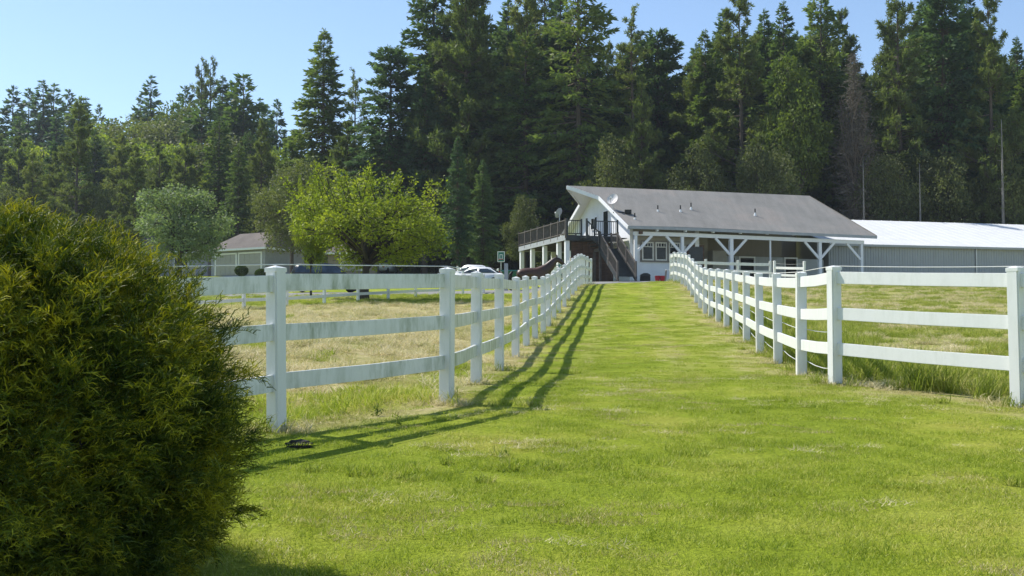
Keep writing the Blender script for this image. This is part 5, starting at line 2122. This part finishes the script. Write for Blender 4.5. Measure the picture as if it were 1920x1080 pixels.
# mown lawn
lp = [lawn_patch(s, .2, 420, (.013, .034), .0042, M['lawn'], .85) for s in range(5)] + \
     [lawn_patch(10 + s, .2, 330, (.014, .034), .0045, M['lawn_dry'], .9) for s in range(2)] + \
     [lawn_patch(20, .12, 160, (.03, .06), .006, M['lawn'], .6)]
X, Yy, I = [], [], []
for (y0, y1, d, s0) in ((4.2, 9, 26, 1), (9, 15, 17, 2), (15, 30, 9, 3), (30, 54, 6, 4)):
    x, y, rs = field(-16, 16, y0, y1, d, s0)
    l, r = xy_sides(x, y)
    k = (l < .25) & (r < .15)
    x, y = x[k], y[k]
    nz = vn(x, y, 1.6, 1) + vn(x, y, .6, 2) + rs.normal(size=len(x)) * .9
    dry = dryness(x, y) * 3 + nz > 1.9
    i = np.where(dry, rs.integers(5, 7, len(x)), rs.integers(0, 5, len(x)))
    tuft = (nz < -2.4)
    i = np.where(tuft, 7, i)
    X.append(x); Yy.append(y); I.append(i)
X, Yy, I = map(np.concatenate, (X, Yy, I))
scatter('lawn_grass', P3(X, Yy), lp, 'short mown yellow-green grass of the lane and foreground', (.85, 1.35), I, tilt=.06, seed=6)

# pasture behind the left fence: pale cut hay with green tufts
hp_ = [lawn_patch(40 + s, .24, 190, (.08, .22), .007, M['hay'], 1.6, 3) for s in range(3)] + \
      [lawn_patch(50 + s, .22, 170, (.05, .14), .007, M['lawn'], .6, 3) for s in range(2)] + \
      [lawn_patch(60, .22, 200, (.03, .08), .006, M['lawn_dry'], 1.0)]
X, Yy, I = [], [], []
for (y0, y1, d, s0) in ((7, 16, 12, 11), (16, 30, 7, 12), (30, 62, 3.4, 13)):
    x, y, rs = field(-30, 3.6, y0, y1, d, s0)
    l, r = xy_sides(x, y)
    k = (l > .12)
    x, y, l = x[k], y[k], l[k]
    nz = vn(x, y, 2.2, 3) + vn(x, y, .9, 4) + rs.normal(size=len(x)) * .7
    f = dryness(x, y) * 5 - 2.2 + nz
    i = np.where(f > .3, rs.integers(0, 3, len(x)), np.where(f > -1.0, 5, rs.integers(3, 5, len(x))))
    X.append(x); Yy.append(y); I.append(i)
X, Yy, I = map(np.concatenate, (X, Yy, I))
scatter('hay_grass', P3(X, Yy), hp_, 'pale dry hay and green tufts in the pasture left of the lane', (.7, 1.3), I, tilt=.15, seed=7)

# pasture on the right: tall green grass along the fence, straw and green behind
tp = [lawn_patch(70 + s, .16, 90, (.14, .33), .009, M['tall'], .35, 3) for s in range(3)] + \
     [lawn_patch(80 + s, .24, 180, (.06, .16), .007, M['tall'], .8, 3) for s in range(2)] + \
     [lawn_patch(90 + s, .24, 180, (.07, .18), .007, M['hay'], 1.4, 3) for s in range(2)]
X, Yy, I = [], [], []
for (y0, y1, d, s0) in ((10, 18, 13, 21), (18, 34, 7, 22), (34, 66, 3.4, 23)):
    x, y, rs = field(1, 34, y0, y1, d, s0)
    l, r = xy_sides(x, y)
    k = (r > .10)
    x, y, r = x[k], y[k], r[k]
    nz = vn(x, y, 2.2, 5) + vn(x, y, .9, 6) + rs.normal(size=len(x)) * .6
    strip = (r < 1.9) & (y < 34) & (r > .18)
    i = np.where(strip & (rs.random(len(x)) < .72), rs.integers(0, 3, len(x)), np.where(nz + dryness(x, y) * 3 > 1.7, rs.integers(5, 7, len(x)), rs.integers(3, 5, len(x))))
    X.append(x); Yy.append(y); I.append(i)
X, Yy, I = map(np.concatenate, (X, Yy, I))
scatter('pasture_grass', P3(X, Yy), tp, 'tall green grass along the right fence with straw-coloured pasture behind', (.7, 1.25), I, tilt=.1, seed=8)

# dry thatch and weeds around the posts
rs_ = np.random.default_rng(9)
pts = []
for tb in (LXT, RXT):
    for (y, x) in tb:
        for k in range(9):
            pts.append((x + rs_.normal() * .16, y + rs_.normal() * .16))
for (x, y) in [(-1.967, 9.4), (4.995, 11.07), (-3.2, 7.4), (6.22, 9.1)]:
    for k in range(9): pts.append((x + rs_.normal() * .15, y + rs_.normal() * .15))
pts = np.array(pts)
th_ = [lawn_patch(100, .14, 60, (.05, .15), .006, M['hay'], 1.3, 3), lawn_patch(101, .1, 30, (.08, .2), .008, M['tall'], .5, 3)]
scatter('post_thatch', P3(pts[:, 0], pts[:, 1]), th_, 'dry thatch and weeds at the foot of the fence posts', (.6, 1.2), rs_.choice(2, len(pts), p=[.75, .25]), seed=10)

# dry clippings left by the mower, in loose windrows and patches
X, Yy = [], []
for (y0, y1, d, s0) in ((4.4, 9, 30, 41), (9, 16, 16, 42), (16, 34, 7, 43)):
    x, y, rs = field(-9, 16, y0, y1, d, s0)
    l, r = xy_sides(x, y)
    v = vn(x, y * 1.6, 1.4, 7) + vn(x, y * 1.5, .45, 8) * .8
    k = (l < .3) & (r < .15) & (v + rs.normal(size=len(x)) * .3 > 1.0)
    X.append(x[k]); Yy.append(y[k])
X, Yy = np.concatenate(X), np.concatenate(Yy)
cp_ = [lawn_patch(120 + s_, .13, 46, (.03, .075), .005, M['hay'], 2.6) for s_ in range(3)]
pz = P3(X, Yy)
pz[:, 2] += .022
scatter('grass_clippings', pz, cp_, 'pale dried clippings lying in patches on the mown lawn', (.6, 1.2), seed=14)
# darker coarse tufts the mower missed
x, y, rs = field(-6, 8, 4.5, 20, 2.2, 51)
l, r = xy_sides(x, y)
k = (l < -.1) & (r < -.1) & (vn(x, y, 1.1, 9) > .75)
tf_ = [lawn_patch(130 + s_, .07, 60, (.04, .085), .007, M['tall'], .55, 3) for s_ in range(2)]
scatter('grass_tufts', P3(x[k], y[k]), tf_, 'coarser darker tufts standing a little above the mown lawn', (.6, 1.3), seed=15)

# clod of earth lying in the fence shadow
q = P(563, 841, 8.6)
x, y = PX(563, 8.62), 8.62
r_ = thing('earth_clod', (x, y, gz(x, y)), 'dark clod of earth lying on the lawn near the first left fence post', 'clod')
bm = bmesh.new()
bmesh.ops.create_icosphere(bm, subdivisions=3, radius=.06)
for v in bm.verts:
    k = 1 + .22 * math.sin(v.co.x * 90 + 1) * math.sin(v.co.y * 80) + .1 * math.sin(v.co.z * 150)
    v.co = Vector((v.co.x * 1.7 * k, v.co.y * k, v.co.z * .55 * k + .02))
me_ = bpy.data.meshes.new('clod')
bm.to_mesh(me_)
bm.free()
me_.materials.append(M['dark_void'])
o = link(bpy.data.objects.new('soil', me_))
o.parent = r_
# a few leafy weeds in the left foreground by the fence
for i, (px, Y_, lb) in enumerate(((708, 10.6, 'leafy green weed in the thin grass between the two nearest left posts, farther one'), (745, 9.9, 'small leafy weed close under the bottom rail near the left corner post'))):
    x, y = PX(px, Y_), Y_
    root = thing('weed', (x, y, gz(x, y)), lb, 'weed')
    root.scale = (.6, .6, .6)
    n = 60
    rs = np.random.default_rng(200 + i)
    C = rs.normal(size=(n, 3)) * [.03, .03, 0] + [0, 0, .02]
    C[:, 2] = rs.random(n) * .16
    D = unit(rs.normal(size=(n, 3)) + [0, 0, .6])
    o = link(bpy.data.objects.new('leaves', join_mesh('leaves', [leaves(C, D, rs.uniform(.03, .08, n), rs.uniform(.012, .025, n), rs)], M['maple'])))
    o.parent = root
    MB().tube([(0, 0, -.02), (.01, 0, .1), (.02, .01, .2)], .004, 5).build('stem', M['topiary'], root, shift=False)

# ------------------------------------------------------------------ thin summer air
t = NT('haze_air')
t.t.nodes.remove(t.b)
pv = t.n('ShaderNodeVolumePrincipled')
pv.inputs['Color'].default_value = (.78, .88, 1.0, 1)
pv.inputs['Density'].default_value = .00022
pv.inputs['Anisotropy'].default_value = .2
t.l(pv.outputs[0], t.out.inputs['Volume'])
zlo = float(GZ.min()) - 1.5
zhi = max(float(GZ.max()), 75) + 4
hz = MB().box(-905, 905, -305, 1605, zlo, zhi).build('haze', t.m, None)
tag(hz, 'thin bluish summer haze', kind='stuff')
